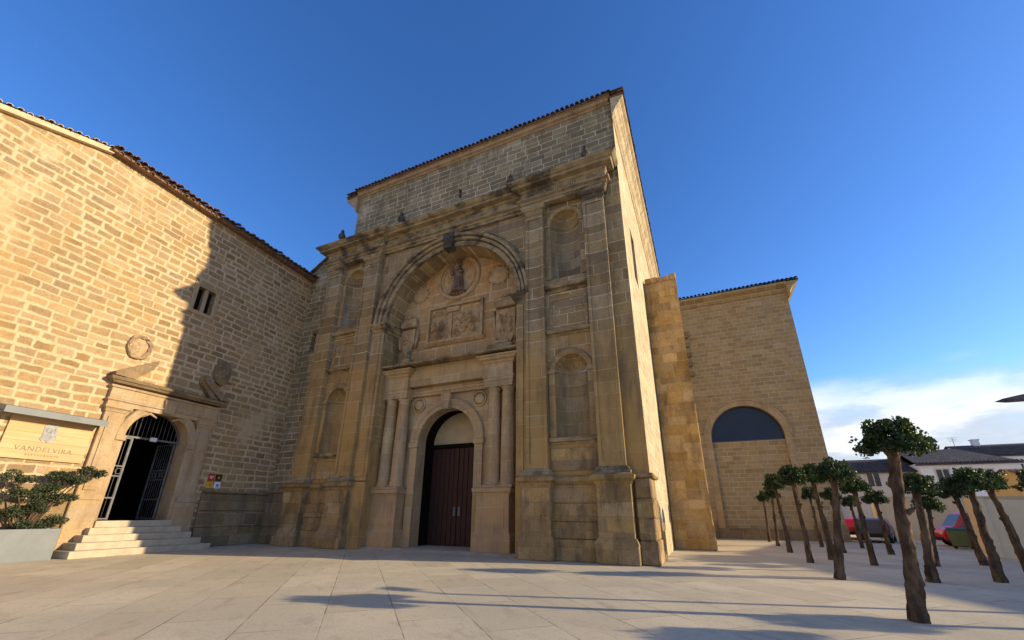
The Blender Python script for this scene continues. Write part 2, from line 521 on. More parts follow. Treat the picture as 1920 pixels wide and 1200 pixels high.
        for p, m in rings:
            for o, z in prof:
                jo = (random.random() - .5) * jit * (1 if o > .02 else 0)
                jz = (random.random() - .5) * jit * .7
                q = p + m * (o + jo)
                v.append((q.x, q.y, z + jz))
        f = []
        for i in range(len(rings) - 1):
            for k in range(np_):
                a, b = i * np_ + k, i * np_ + (k + 1) % np_
                f.append((a, b, b + np_, a + np_))
        f += [tuple(range(np_)), tuple(range(len(rings) * np_ - 1, (len(rings) - 1) * np_ - 1, -1))]
        return self.add(v, f)

    def ring(self, cx, cz, prof, a0=0.0, a1=PI, n=32, smooth=False, jit=0.0, kx=1.0):
        """sweep a closed profile [(radius, y)] round an arch in the xz plane"""
        k = len(prof)
        v = []
        full = abs(a1 - a0 - 2 * PI) < 1e-6
        cnt = n if full else n + 1
        for i in range(cnt):
            a = a0 + (a1 - a0) * i / n
            for r, y in prof:
                rr = r + (random.random() - .5) * jit
                v.append((cx + kx * rr * math.cos(a), y + (random.random() - .5) * jit * .4, cz + rr * math.sin(a)))
        f = []
        for i in range(n):
            i2 = (i + 1) % cnt
            for j in range(k):
                f.append((i * k + j, i * k + (j + 1) % k, i2 * k + (j + 1) % k, i2 * k + j))
        if not full:
            f += [tuple(range(k - 1, -1, -1)), tuple(range((cnt - 1) * k, cnt * k))]
        return self.add(v, f, smooth)

    def arch_panel(self, x0, x1, z0, z1, y, cx, r, zs, zsp, n=24):
        """flat wall panel at depth y with a round-headed opening"""
        q = lambda a, b, c, d: self.quad((a, y, c), (b, y, c), (b, y, d), (a, y, d))
        if zs > z0 + 1e-4:
            q(x0, x1, z0, zs)
        q(x0, cx - r, zs, zsp)
        q(cx + r, x1, zs, zsp)
        angs = [PI * i / n for i in range(n + 1)]
        for px in (x0, x1):
            angs.append(math.atan2(z1 - zsp, px - cx))
        angs = sorted(set(round(a, 6) for a in angs))

        def outer(a):
            c, s = math.cos(a), math.sin(a)
            t = 1e9
            if c > 1e-6: t = min(t, (x1 - cx) / c)
            if c < -1e-6: t = min(t, (x0 - cx) / c)
            if s > 1e-6: t = min(t, (z1 - zsp) / s)
            return (cx + c * t, y, zsp + s * t)
        for a, b in zip(angs[:-1], angs[1:]):
            ia = (cx + r * math.cos(a), y, zsp + r * math.sin(a))
            ib = (cx + r * math.cos(b), y, zsp + r * math.sin(b))
            self.quad(ia, outer(a), outer(b), ib)
        return self

    def reveal(self, cx, r, zs, zsp, y0, y1, n=24, floor=True):
        """inner faces of a round-headed opening running from y0 back to y1"""
        o = [(cx - r, zs)] + [(cx + r * math.cos(PI - PI * i / n), zsp + r * math.sin(PI * i / n)) for i in range(n + 1)] + [(cx + r, zs)]
        for (a, b), (c, d) in zip(o[:-1], o[1:]):
            self.quad((a, y0, b), (c, y0, d), (c, y1, d), (a, y1, b))
        if floor:
            self.quad((cx - r, y0, zs), (cx - r, y1, zs), (cx + r, y1, zs), (cx + r, y0, zs))
        return self

    def arch_fill(self, cx, r, zs, zsp, y, n=24):
        pts = [(cx - r, y, zs), (cx + r, y, zs)] + [(cx + r * math.cos(PI * i / n), y, zsp + r * math.sin(PI * i / n)) for i in range(n + 1)]
        return self.add(pts, [tuple(range(len(pts)))])

    def rect_hole(self, x0, x1, z0, z1, y, hx0, hx1, hz0, hz1, depth=0.0):
        q = lambda a, b, c, d: self.quad((a, y, c), (b, y, c), (b, y, d), (a, y, d))
        q(x0, x1, z0, hz0); q(x0, x1, hz1, z1); q(x0, hx0, hz0, hz1); q(hx1, x1, hz0, hz1)
        if depth:
            y1 = y + depth
            c = [(hx0, hz0), (hx1, hz0), (hx1, hz1), (hx0, hz1)]
            for i in range(4):
                a, b = c[i], c[(i + 1) % 4]
                self.quad((a[0], y, a[1]), (b[0], y, b[1]), (b[0], y1, b[1]), (a[0], y1, a[1]))
        return self

    def niche(self, cx, r, zs, zsp, y, depth, ribs=9, n=18, m=8):
        """half-round niche with a shell head"""
        v, f = [], []
        for z in (zs, zsp):
            for i in range(n + 1):
                a = PI * i / n
                v.append((cx - r * math.cos(a), y + depth * math.sin(a), z))
        k = n + 1
        f += [(i, i + 1, i + 1 + k, i + k) for i in range(n)]
        self.add(v, f, True)
        self.add([(cx - r * math.cos(PI * i / n), y + depth * math.sin(PI * i / n), zs) for i in range(n + 1)], [tuple(range(n, -1, -1))])
        n2 = 36
        v, f = [], []
        for j in range(m + 1):
            b = (PI / 2) * j / m        # 0 at the rim of the arch, 90 deg at the back centre
            for i in range(n2 + 1):
                t = PI * i / n2
                rr = 1 - 0.06 * math.sin(b) * math.cos(b) * 2 * (0.5 + 0.5 * math.cos(t * ribs * 2))
                v.append((cx - r * rr * math.cos(t) * math.cos(b), y + depth * math.sin(b) * rr, zsp + r * rr * math.sin(t) * math.cos(b)))
        k = n2 + 1
        for j in range(m):
            for i in range(n2):
                f.append((j * k + i, j * k + i + 1, (j + 1) * k + i + 1, (j + 1) * k + i))
        return self.add(v, f, True)

    def relief(self, x0, x1, z0, z1, y, fn, nx=40, nz=40, smooth=True):
        """raised carved panel: fn(s,t) in 0..1 gives the height out of the wall"""
        v, f = [], []
        for j in range(nz + 1):
            for i in range(nx + 1):
                s, t = i / nx, j / nz
                v.append((x0 + (x1 - x0) * s, y - fn(s, t), z0 + (z1 - z0) * t))
        k = nx + 1
        for j in range(nz):
            for i in range(nx):
                a = j * k + i
                f.append((a, a + 1, a + 1 + k, a + k))
        return self.add(v, f, smooth)

    def build(self, name, mat, parent=None, fix=True):
        me = bpy.data.meshes.new(name)
        me.from_pydata(self.v, [], self.f)
        me.polygons.foreach_set('use_smooth', self.s)
        if fix:
            bm = bmesh.new()
            bm.from_mesh(me)
            bmesh.ops.remove_doubles(bm, verts=bm.verts, dist=0.0004)
            bmesh.ops.recalc_face_normals(bm, faces=bm.faces)
            bm.to_mesh(me)
            bm.free()
        me.materials.append(mat)
        o = bpy.data.objects.new(name, me)
        COL.objects.link(o)
        if parent:
            o.parent = parent
        return o


def tag(o, label, cat, group=None):
    o['label'] = label
    o['category'] = cat
    if group:
        o['group'] = group
    return o


def thing(name, label, cat, loc=(0, 0, 0), rz=0.0, group=None):
    o = bpy.data.objects.new(name, None)
    COL.objects.link(o)
    o.location = loc
    o.rotation_euler = (0, 0, rz)
    o.empty_display_size = .3
    return tag(o, label, cat, group)


def tiles(mb, x0, x1, y, z, slope, length, pitch=0.27, r=0.105, jit=0.02):
    """row of barrel tile ends along x at the eaves; slope runs up towards +y"""
    n = max(1, int((x1 - x0) / pitch))
    for i in range(n):
        cx = x0 + (i + .5) * (x1 - x0) / n
        yy = y + (random.random() - .5) * jit * 3
        zz = z + (random.random() - .5) * jit
        rr = r * (1 + (random.random() - .5) * .15)
        v, f = [], []
        for e, (s, ra) in enumerate(((0, rr), (length, rr * .8))):
            for t in (1.0, .80):
                for k in range(7):
                    a = PI * k / 6
                    v.append((cx + ra * t * math.cos(a), yy + s, zz + ra * t * math.sin(a) + s * slope))
        for k in range(6):
            f.append((k, k + 1, 14 + k + 1, 14 + k))
            f.append((7 + k, 7 + k + 1, 21 + k + 1, 21 + k))
            f.append((k, k + 1, 7 + k + 1, 7 + k))
        mb.add(v, f, False)
    return mb


# ================================================================== ground
g = MB()
g.quad((-600, -300, -.01), (600, -300, -.01), (600, 1200, -.01), (-600, 1200, -.01))
o = g.build('ground', M['earth'], fix=False)
o['kind'] = 'structure'
g = MB()
g.quad((-23, -14, 0), (40, -14, 0), (40, 52, 0), (-23, 52, 0))
o = g.build('plaza_paving', M['paving'], fix=False)
o['kind'] = 'structure'

# ================================================================== church
church = thing('stone_church', 'tall sandstone church with a huge round arch and shell niches around a dark door', 'church', (-10.7, 15.6, 0))
CL = Matrix.Translation((10.7, -15.6, 0))


def cpart(mb, name, mat, parent=None):
    """church parts are modelled in world metres, then hung under the church"""
    o = mb.build(name, mat, parent or church)
    if parent is None:
        o.location = (10.7, -15.6, 0)
    return o


YW = 15.65       # wall face
XR = -1.68       # right corner
PIL = [(-19.6, -18.5), (-16.6, -15.55), (-6.3, -5.4), (-3.4, -2.42)]
ACX, AR, ASP = -10.75, 3.92, 11.2
NL, NR = -17.5, -4.38
ENT0 = 15.95

# front wall with openings
w = MB()
for cx, x0, x1 in ((NL, -19.75, -15.5), (NR, -6.0, XR)):
    w.arch_panel(x0, x1, 0, 9.0, YW, cx, .70, 4.45, 7.25)
    w.arch_panel(x0, x1, 9.0, 16.3, YW, cx, .72, 11.75, 14.75)
w.arch_panel(-15.5, -6.0, 0, 16.3, YW, ACX, AR, 0, ASP, 40)
w.reveal(ACX, AR, 0, ASP, YW, 16.85, 40, floor=False)
w.quad((-19.75, YW, 0), (-19.75, YW, 16.3), (-19.75, 17, 16.3), (-19.75, 17, 0))
cpart(w, 'front_wall', M['facade'])

# recess lining behind the big arch: tympanum and portal wall
t = MB()
t.arch_fill(ACX, AR - .002, 8.7, ASP, 16.84, 40)
tymp = cpart(t, 'tympanum', M['tymp'])
PCX, PR, PSP = -11.04, 1.62, 4.85
PY = 16.72
t = MB()
t.arch_panel(ACX - AR + .002, ACX + AR - .002, 0, 8.7, PY, PCX, PR, 0, PSP, 24)
t.reveal(PCX, PR, 0, PSP, PY, 17.3, 24, floor=False)
cpart(t, 'portal_wall', M['portal'])
t = MB()
t.arch_panel(PCX - 2.4, PCX + 2.4, 0, 7.2, 17.301, PCX, PR + .06, 0, PSP, 24)
t.reveal(PCX, PR + .06, 0, PSP, 17.301, 18.2, 24, floor=False)
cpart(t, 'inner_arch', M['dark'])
t = MB()
t.box(ACX - AR, ACX + AR, 15.9, 18.2, -.02, .10, skip='d')
t.prism_x([(15.5, .004), (15.9, .10), (15.9, .004)], ACX - AR + .01, ACX + AR - .01)
cpart(t, 'threshold', M['step'])

# niches
for cx in (NL, NR):
    for (r, zs, sp, lab) in ((.70, 4.45, 7.25, 'lower'), (.72, 11.75, 14.75, 'upper')):
        nb = MB()
        nb.niche(cx, r, zs, sp, YW, .56)
        # surround
        ro = .96
        nb.ring(cx, sp, [(r + .0, YW + .01), (r + .0, YW - .05), (r + .08, YW - .09), (ro - .06, YW - .09), (ro, YW - .04), (ro, YW + .01)], 0, PI, 24, jit=.008)
        for s in (-1, 1):
            a, b = cx + s * r, cx + s * ro
            nb.box(min(a, b), max(a, b), YW - .06, YW + .01, zs, sp - .12, skip='b')
            a2, b2 = cx + s * (r - .02), cx + s * (ro + .05)
            nb.box(min(a2, b2), max(a2, b2), YW - .13, YW + .02, sp - .12, sp + .02)
            # inner impost line round the niche
        ring = [(cx - (r - .005) * math.cos(PI * i / 12), YW + .555 * math.sin(PI * i / 12)) for i in range(13)]
        for (ax, ay), (bx, by) in zip(ring[:-1], ring[1:]):
            nb.quad((ax, ay - .0, sp - .10), (bx, by, sp - .10), (cx + (bx - cx) * .94, YW + (by - YW) * .94, sp - .05), (cx + (ax - cx) * .94, YW + (ay - YW) * .94, sp - .05))
            nb.quad((cx + (ax - cx) * .94, YW + (ay - YW) * .94, sp - .05), (cx + (bx - cx) * .94, YW + (by - YW) * .94, sp - .05), (bx, by, sp + .0), (ax, ay, sp + .0))
        nm = cpart(nb, 'niche', M['smooth'])
    # tablet between niches, with its little cornice and sill
    x0, x1 = cx - .98, cx + .98
    pb = MB()
    for (a, b, c, d) in ((x0 + .12, x0 + .24, 9.15, 10.75), (x1 - .24, x1 - .12, 9.15, 10.75), (x0 + .24, x1 - .24, 10.63, 10.75), (x0 + .24, x1 - .24, 9.15, 9.27)):
        pb.box(a, b, YW - .04, YW + .01, c, d, skip='b')
    pb.box(cx - .62, cx + .62, YW - .03, YW + .01, 10.15, 10.5, skip='b')
    pan = cpart(pb, 'tablet', M['smooth'])
    mo = MB()
    prof = [(-.02, 0), (.05, 0), (.07, .09), (.07, .13), (.24, .14), (.30, .26), (.30, .32), (-.02, .36)]
    for ko, kz, zz in ((1, 1, 11.02), (.85, .7, 8.86), (.7, .75, 4.16)):
        mo = MB()
        mo.molding([(x0, YW), (x1, YW)], [(o_ * ko, zz + z * kz) for o_, z in prof], .3, .015)
        cpart(mo, 'string_course', M['corn'])
    mo = MB()
    mo.box(x0 + .02, x1 - .02, YW - .05, YW + .01, 3.15, 4.0, skip='b')
    mo.molding([(x0, YW), (x1, YW)], [(-.01, 2.62), (.09, 2.62), (.2, 2.74), (.2, 2.88), (.1, 2.95), (-.01, 2.97)], .4, .015)
    for zz0, zz1, oo in ((0.0, .72, .30), (.72, 1.32, .16), (1.32, 1.95, .20), (1.95, 2.62, .14)):
        mo.rbox(x0 - .05, x1 + .05, YW - oo, YW + .02, zz0, zz1, .025)
    cpart(mo, 'dado', M['ped'])

# coupled pilasters
YP = 15.33
for i, (a, b) in enumerate(PIL):
    p = MB()
    z0, z1 = 3.2, 15.4
    s = .13
    p.box(a, a + s, YP, YW + .01, z0, z1, skip='b')
    p.box(b - s, b, YP, YW + .01, z0, z1, skip='b')
    p.box(a + s, b - s, YP, YP + .1, z0, z0 + .2)
    p.box(a + s, b - s, YP, YP + .1, z1 - .2, z1)
    p.quad((a + s, YP + .05, z0 + .2), (b - s, YP + .05, z0 + .2), (b - s, YP + .05, z1 - .2), (a + s, YP + .05, z1 - .2))
    po = cpart(p, 'pilaster', M['pil'])
    c = MB()
    pr = [(-.05, 15.40), (.03, 15.40), (.05, 15.47), (.02, 15.5), (.02, 15.66), (.10, 15.70), (.17, 15.82), (.17, ENT0 - .004), (-.05, ENT0 - .004)]
    c.molding([(a, YW), (a, YP), (b, YP), (b, YW)], pr, .4, .012)
    cpart(c, 'capital', M['corn'], po)
    c = MB()
    c.molding([(a, YW), (a, YP), (b, YP), (b, YW)], [(-.05, 2.98), (.16, 2.98), (.16, 3.08), (.10, 3.12), (.10, 3.17), (.03, 3.24), (-.05, 3.24)], .4, .012)
    cpart(c, 'base_moulding', M['corn'], po)
    c = MB()
    yb = 15.14
    c.rbox(a - .13, b + .13, yb, YW, .80, 2.62, .02)
    c.rbox(a - .24, b + .24, yb - .12, YW + .01, .0, .62, .03)
    c.molding([(a - .13, YW), (a - .13, yb), (b + .13, yb), (b + .13, YW)], [(-.05, .58), (.12, .60), (.09, .70), (.02, .82), (-.05, .84)], .4, .02)
    c.molding([(a - .13, YW), (a - .13, yb), (b + .13, yb), (b + .13, YW)], [(-.05, 2.58), (.02, 2.58), (.05, 2.68), (.15, 2.76), (.17, 2.90), (.02, 2.984), (-.05, 2.984)], .4, .015)
    cpart(c, 'pedestal', M['ped'], po)

# arch piers, archivolt and imposts
a = MB()
for x0, x1 in ((-15.55, ACX - AR), (ACX + AR, -6.3)):
    a.box(x0 + .004, x1, YW - .14, YW + .01, 3.0, ASP - .3, skip='b')
    a.box(x0 + .12, x1 - .18, YW - .18, YW - .13, 3.2, ASP - .5, skip='b')
    a.rbox(x0 + .01, x1 + (.06 if x1 < -10 else 0), YW - .22, YW + .02, 0.0, 2.95, .02)
    cpart(a, 'arch_pier', M['smooth'])
    a = MB()
a = MB()
a.ring(ACX, ASP, [(AR - .01, YW + .02), (AR - .01, YW - .14), (AR + .22, YW - .16), (AR + .23, YW - .03), (AR + .28, YW - .03), (AR + .30, YW - .24), (AR + .43, YW - .26), (AR + .44, YW - .10), (AR + .49, YW - .10), (AR + .51, YW - .36), (AR + .64, YW - .38), (AR + .67, YW - .30), (AR + .67, YW + .02)], 0, PI, 64, jit=.018)
big = cpart(a, 'archivolt', M['corn'])
k = MB()
k.prism([(ACX - .22, ASP + AR - .25), (ACX + .22, ASP + AR - .25), (ACX + .34, ASP + AR + .72), (ACX - .34, ASP + AR + .72)], YW - .48, YW + .02)
k.lathe(ACX, YW - .46, [(.02, ASP + AR - .05), (.16, ASP + AR + .05), (.2, ASP + AR + .25), (.15, ASP + AR + .42), (.02, ASP + AR + .5)], 12)
cpart(k, 'keystone', M['crust'], big)
a = MB()
pr = [(-.02, -.34), (.06, -.34), (.08, -.2), (.16, -.14), (.2, -.02), (.26, .04), (.26, .12), (-.02, .14)]
a.molding([(-15.5, YW - .12), (ACX - AR, YW - .12), (ACX - AR, 16.8)], [(o_, ASP - .06 + z) for o_, z in pr], .4, .015)
cpart(a, 'impost', M['corn'])
a = MB()
a.molding([(ACX + AR, 16.8), (ACX + AR, YW - .12), (-6.32, YW - .12)], [(o_, ASP - .06 + z) for o_, z in pr], .4, .015)
cpart(a, 'impost', M['corn'])
# spandrel panels
a = MB()
for s in (-1, 1):
    xo = ACX + s * 4.58
    pts = [(xo, 15.78), (xo, ASP + 1.2)]
    for i in range(13):
        an = math.asin(min(1, 1.2 / 4.75)) + (math.acos(1.2 / 4.75) * .62) * i / 12
        pts.append((ACX + s * 4.78 * math.cos(an), ASP + 4.78 * math.sin(an)))
    pts = [(x, z) for x, z in pts if (x - xo) * s <= 1e-6]
    pts.append((ACX + s * 1.9, 15.78))
    a.prism(pts, YW - .03, YW + .01)
    cpart(a, 'spandrel', M['smooth'])
    a = MB()

# entablature, broken forward over the coupled pilasters
e = MB()
path = [(-19.78, 16.6), (-19.78, 15.28), (-15.38, 15.28), (-15.38, 15.52), (-6.45, 15.52), (-6.45, 15.28), (-2.25, 15.28), (-2.25, 15.66)]
pr = [(-.3, ENT0), (.02, ENT0), (.02, 16.10), (.07, 16.11), (.07, 16.25), (.20, 16.29), (.20, 16.36), (.03, 16.38), (.03, 16.82), (.09, 16.86), (.13, 16.93), (.13, 16.97), (.40, 16.99), (.42, 17.12), (.48, 17.13), (.62, 17.24), (.64, 17.32), (.1, 17.46), (-.3, 17.48)]
e.molding(path, pr, .42, .028)
e.box(-19.6, -2.3, 15.56, 15.85, 16.3, 17.47, skip='db')
cpart(e, 'entablature', M['corn'])
# triglyph-like blocks in the frieze
e = MB()
xs = [-19.3 + .86 * i for i in range(20)]
for x in xs:
    if -15.3 < x < -6.5:
        yy = 15.49
    else:
        yy = 15.25
    if -2.7 < x or abs(x + 15.38) < .25 or abs(x + 6.45) < .25:
        continue
    e = MB()
    for j in range(3):
        e.box(x - .16 + j * .11, x - .08 + j * .11, yy - .035, yy + .01, 16.43, 16.80, skip='b')
    cpart(e, 'triglyph', M['corn'])

# finials on the cornice
for x, y in ((-18.9, 15.2), (-14.35, 15.4), (-7.15, 15.4), (-3.05, 15.2)):
    fm = MB()
    fm.rbox(x - .24, x + .24, y - .2, y + .25, 17.38, 17.72, .03)
    fm.lathe(x, y, [(.2, 17.72), (.13, 17.80), (.10, 17.86), (.2, 17.98), (.23, 18.10), (.17, 18.25), (.08, 18.32), (.12, 18.40), (.10, 18.50), (.03, 18.62), (.0, 18.64)], 12, jit=.06)
    cpart(fm, 'finial', M['crust'])

# upper wall and sides
YU = 15.78
u = MB()
u.rect_hole(-18.5, XR, 16.3, 21.7, YU, -10.62, -10.44, 18.6, 19.25, .5)
u.quad((-10.62, YU + .5, 18.6), (-10.44, YU + .5, 18.6), (-10.44, YU + .5, 19.25), (-10.62, YU + .5, 19.25))
cpart(u, 'upper_wall', M['upper'])
u = MB()
u.quad((-18.5, YU, 16), (-18.5, 60, 16), (-18.5, 60, 21.7), (-18.5, YU, 21.7))
u.quad((-19.75, 17, 0), (-19.75, 60, 0), (-19.75, 60, 16.3), (-19.75, 17, 16.3))
u.quad((-19.75, 17, 16.3), (-19.75, 60, 16.3), (-18.5, 60, 17.3), (-18.5, 15.8, 17.3))
u.quad((-19.75, 60, 0), (XR, 60, 0), (XR, 60, 21.7), (-19.75, 60, 21.7))
cpart(u, 'nave_wall', M['upper'])
# sunny side wall: local frame turned so that its face looks to +x
side = MB()
def sq(y0, y1, z0, z1, x=XR):
    side.quad((x, y0, z0), (x, y1, z0), (x, y1, z1), (x, y0, z1))
wy0, wy1, wz0, wz1 = 18.35, 19.75, 12.6, 15.6
sq(YW, wy0, 0, 21.7); sq(wy1, 60, 0, 21.7); sq(wy0, wy1, 0, wz0); sq(wy0, wy1, wz1 + .02, 21.7)
side.quad((XR, YW, 16.3), (XR, YU, 16.3), (XR, YU, 21.7), (XR, YW, 21.7))
for p, q in (((wy0, wz0), (wy1, wz0)), ((wy1, wz0), (wy1, wz1)), ((wy1, wz1 + .02), (wy0, wz1 + .02)), ((wy0, wz1), (wy0, wz0))):
    side.quad((XR, p[0], p[1]), (XR, q[0], q[1]), (XR - .6, q[0], q[1]), (XR - .6, p[0], p[1]))
cpart(side, 'side_wall', M['litwall'])
sw = MB()
sw.quad((XR - .55, wy0, wz0), (XR - .55, wy1, wz0), (XR - .55, wy1, wz1 + .02), (XR - .55, wy0, wz1 + .02))
cpart(sw, 'side_window', M['dark'])
# corner plinth on the right
pl = MB()
for zz0, zz1, oo in ((0, .75, .10), (.75, 1.45, .05), (1.45, 2.1, .07), (2.1, 2.8, .03)):
    pl.rbox(-2.2, XR + oo, YW - .22 - oo, 16.9, zz0, zz1, .04)
pl.rbox(-2.2, XR + .16, YW - .34, 16.95, 2.8, 2.96, .05)
cpart(pl, 'corner_plinth', M['ped'])
pl = MB()
pl.rbox(-1.95, XR + .14, 17.1, 17.5, 0, 1.35, .05)
cpart(pl, 'guard_stone', M['ped'])
# buttress
b = MB()
b.prism_x([(23.05, 0), (26.5, 0), (26.5, 15.6), (25.0, 15.5), (23.2, 14.9)], -1.66, .17)
b.rbox(-1.66, .195, 23.02, 26.4, 0, 7.15, .03)
b.rbox(-1.66, .225, 22.98, 26.3, 0, 1.2, .05)
for i in range(5):
    x = -1.6 + i * .36
    b.rbox(x, x + .34 + random.random() * .05, 23.1, 25.2, 14.8, 15.1 + random.random() * .14, .05)
cpart(b, 'buttress', M['butt'])
# corner wall with slot window, between pilasters and the palace
c = MB()
c.rect_hole(-22.4, -19.7, 0, 16.4, 16.02, -20.95, -20.6, 10.75, 12.0, .5)
c.prism([(-22.4, 16.4), (-19.7, 16.4), (-19.7, 17.9), (-20.15, 17.75), (-22.4, 16.45)], 16.02, 17.4)
cpart(c, 'corner_wall', M['upper'])
c = MB()
c.quad((-20.95, 16.4, 10.75), (-20.6, 16.4, 10.75), (-20.6, 16.4, 12.0), (-20.95, 16.4, 12.0))
cpart(c, 'slot_window', M['dark'])
c = MB()
c.prism([(-22.3, 16.52), (-20.1, 17.86), (-20.1, 17.98), (-22.3, 16.64)], 15.85, 17.5)
cpart(c, 'raking_coping', M['corn'])
c = MB()
c.rbox(-22.2, -19.72, 15.8, 16.03, 0, .8, .03)
c.rbox(-22.2, -19.72, 15.86, 16.03, .8, 2.5, .03)
c.rbox(-22.2, -19.72, 15.78, 16.03, 2.5, 2.72, .04)
cpart(c, 'corner_plinth', M['plinth'])

# roof of the church: thin front cornice, deep side cornices, barrel tiles
r = MB()
r.molding([(-18.55, YU), (XR, YU)], [(-.05, 21.42), (.06, 21.44), (.08, 21.5), (.2, 21.55), (.24, 21.68), (.32, 21.7), (.32, 21.76), (-.05, 21.8)], .5, .015)
cove = [(0, 20.25), (.06, 20.3), (.07, 20.5), (.16, 20.6), (.25, 20.85), (.42, 21.05), (.46, 21.2), (.6, 21.3), (.62, 21.45), (0, 21.5)]
cpart(r, 'roof_cornice', M['eave'])
r = MB()
r.prism([(XR + .01 + o_, z) for o_, z in cove], 15.5, 59)
cpart(r, 'roof_cornice', M['litwall'])
r = MB()
r.prism([(-18.51 - o_ * 1.5, z) for o_, z in cove], 15.55, 59)
cpart(r, 'roof_cornice', M['eave'])
r = MB()
rz = 21.80
r.quad((-19.4, 15.35, rz), (-.98, 15.35, rz), (-10, 23, rz + 3.6), (-10.4, 23, rz + 3.6))
r.quad((-.98, 15.35, rz), (-.98, 60, rz), (-10, 60, rz + 3.6), (-10, 23, rz + 3.6))
r.quad((-19.4, 60, rz), (-19.4, 15.35, rz), (-10.4, 23, rz + 3.6), (-10.4, 60, rz + 3.6))
r.box(-18.5, XR, 15.40, 15.9, 21.72, 21.795)
r.box(XR - .1, -1.02, 15.45, 59, 21.5, 21.56)
r.box(-19.42, -18.5, 15.5, 59, 21.5, 21.56)
roof_o = cpart(r, 'roof', M['tile'])
r = MB()
tiles(r, -18.6, XR + .1, 15.28, 21.80, .45, 1.1)
cpart(r, 'eave_tiles', M['tile'], roof_o)
r = MB()
tiles(r, 15.35, 45, -.05, 0, .45, 1.0)       # modelled along x, turned to run along y
r.v = [(-1.02 - y, x, 21.57 + z) for x, y, z in r.v]
r2 = MB()
tiles(r2, 15.4, 45, -.05, 0, .45, 1.0)
r2.v = [(-19.4 + y, x, 21.57 + z) for x, y, z in r2.v]
cpart(r, 'eave_tiles', M['tile'], roof_o)
r = r2
cpart(r, 'eave_tiles', M['tile'], roof_o)
r3 = MB()
tiles(r3, XR + .05, -1.05, 15.38, 21.57, .45, .6)
cpart(r3, 'eave_tiles', M['tile'], roof_o)
r3 = MB()
tiles(r3, -19.4, -18.6, 15.45, 21.57, .45, .6)
r = r3
cpart(r, 'eave_tiles', M['tile'], roof_o)

# ---- tympanum carving


def blobs(seed, n, amp, smin, smax):
    rr = random.Random(seed)
    L = [(rr.random(), rr.random(), rr.uniform(smin, smax), rr.uniform(smin, smax), rr.uniform(-.3, 1) * amp, rr.uniform(0, PI)) for _ in range(n)]

    def fn(s, t):
        h = 0
        for a, b_, sa, sb, am, ro in L:
            dx, dy = s - a, t - b_
            c_, s_ = math.cos(ro), math.sin(ro)
            x, y = (dx * c_ + dy * s_) / sa, (-dx * s_ + dy * c_) / sb
            q = x * x + y * y
            if q < 6:
                if q < 1.3:
                        e_ = min(1.0, (1.3 - q) * 2.6)
                        h = max(h, am * (e_ * (.75 + .25 * math.sin(x * 5 + y * 3))))
        return h
    return fn


TY = 16.84
TX, TZ = -10.95, 14.0
md = MB()
md.ring(TX, TZ, [(1.16, TY + .01), (1.16, TY - .06), (1.22, TY - .13), (1.34, TY - .13), (1.4, TY - .05), (1.4, TY + .01)], 0, 2 * PI, 48, jit=.01)
md.ring(TX, TZ, [(.98, TY + .01), (.98, TY - .05), (1.03, TY - .05), (1.03, TY + .01)], 0, 2 * PI, 48)
fb = blobs(5, 44, .14, .04, .11)
md.relief(TX - .8, TX + .8, TZ - .95, TZ + .75, TY - .004, lambda s, t: .004 + fb(s, t) * (1 if .05 < s < .95 and .03 < t < .95 else 0) * (0.3 + 1.2 * abs(s - .5)), 80, 80)
med = cpart(md, 'medallion', M['relief'], None)
# standing robed figure holding a child, carved in the round half out of the wall
fg = MB()
fx, fy = TX + .02, TY - .14
fg.lathe(fx, fy, [(.36, 13.02), (.34, 13.1), (.29, 13.4), (.24, 13.8), (.22, 14.1), (.25, 14.3), (.24, 14.45), (.13, 14.56), (.075, 14.6), (.07, 14.64), (.12, 14.70), (.14, 14.8), (.12, 14.92), (.08, 14.98), (.12, 15.0), (.13, 15.06), (.02, 15.1)], 40)
for i_ in range(len(fg.v)):            # drapery folds
    vx, vy, vz = fg.v[i_]
    if vz < 14.3:
        an = math.atan2(vy - fy, vx - fx)
        k_ = 1 + .13 * math.cos(an * 9 + vz * 1.5) * min(1, (14.4 - vz))
        fg.v[i_] = (fx + (vx - fx) * k_ + .05 * math.sin((vz - 13) * 2.2), fy + (vy - fy) * k_, vz)
fg.v = [(x, y, z) for x, y, z in fg.v]
fg.tube([(fx - .22, fy - .02, 14.4), (fx - .33, fy - .12, 14.15), (fx - .14, fy - .26, 14.05)], [.08, .075, .05], 8)
fg.tube([(fx + .22, fy - .02, 14.4), (fx + .34, fy - .1, 14.2), (fx + .2, fy - .26, 14.2)], [.08, .075, .05], 8)
fg.lathe(fx - .26, fy - .22, [(.02, 14.0), (.11, 14.05), (.1, 14.3), (.05, 14.36), (.08, 14.42), (.08, 14.5), (.02, 14.57)], 10)
for q in range(7):
    an = R(200 + q * 23)
    fg.tube([(fx + .3 * math.cos(an), fy, 13.15 + .1 * math.sin(an)), (fx + .6 * math.cos(an), fy + .04, 13.1 + .28 * math.sin(an))], [.08, .05], 6)
cpart(fg, 'statue', M['statue'])

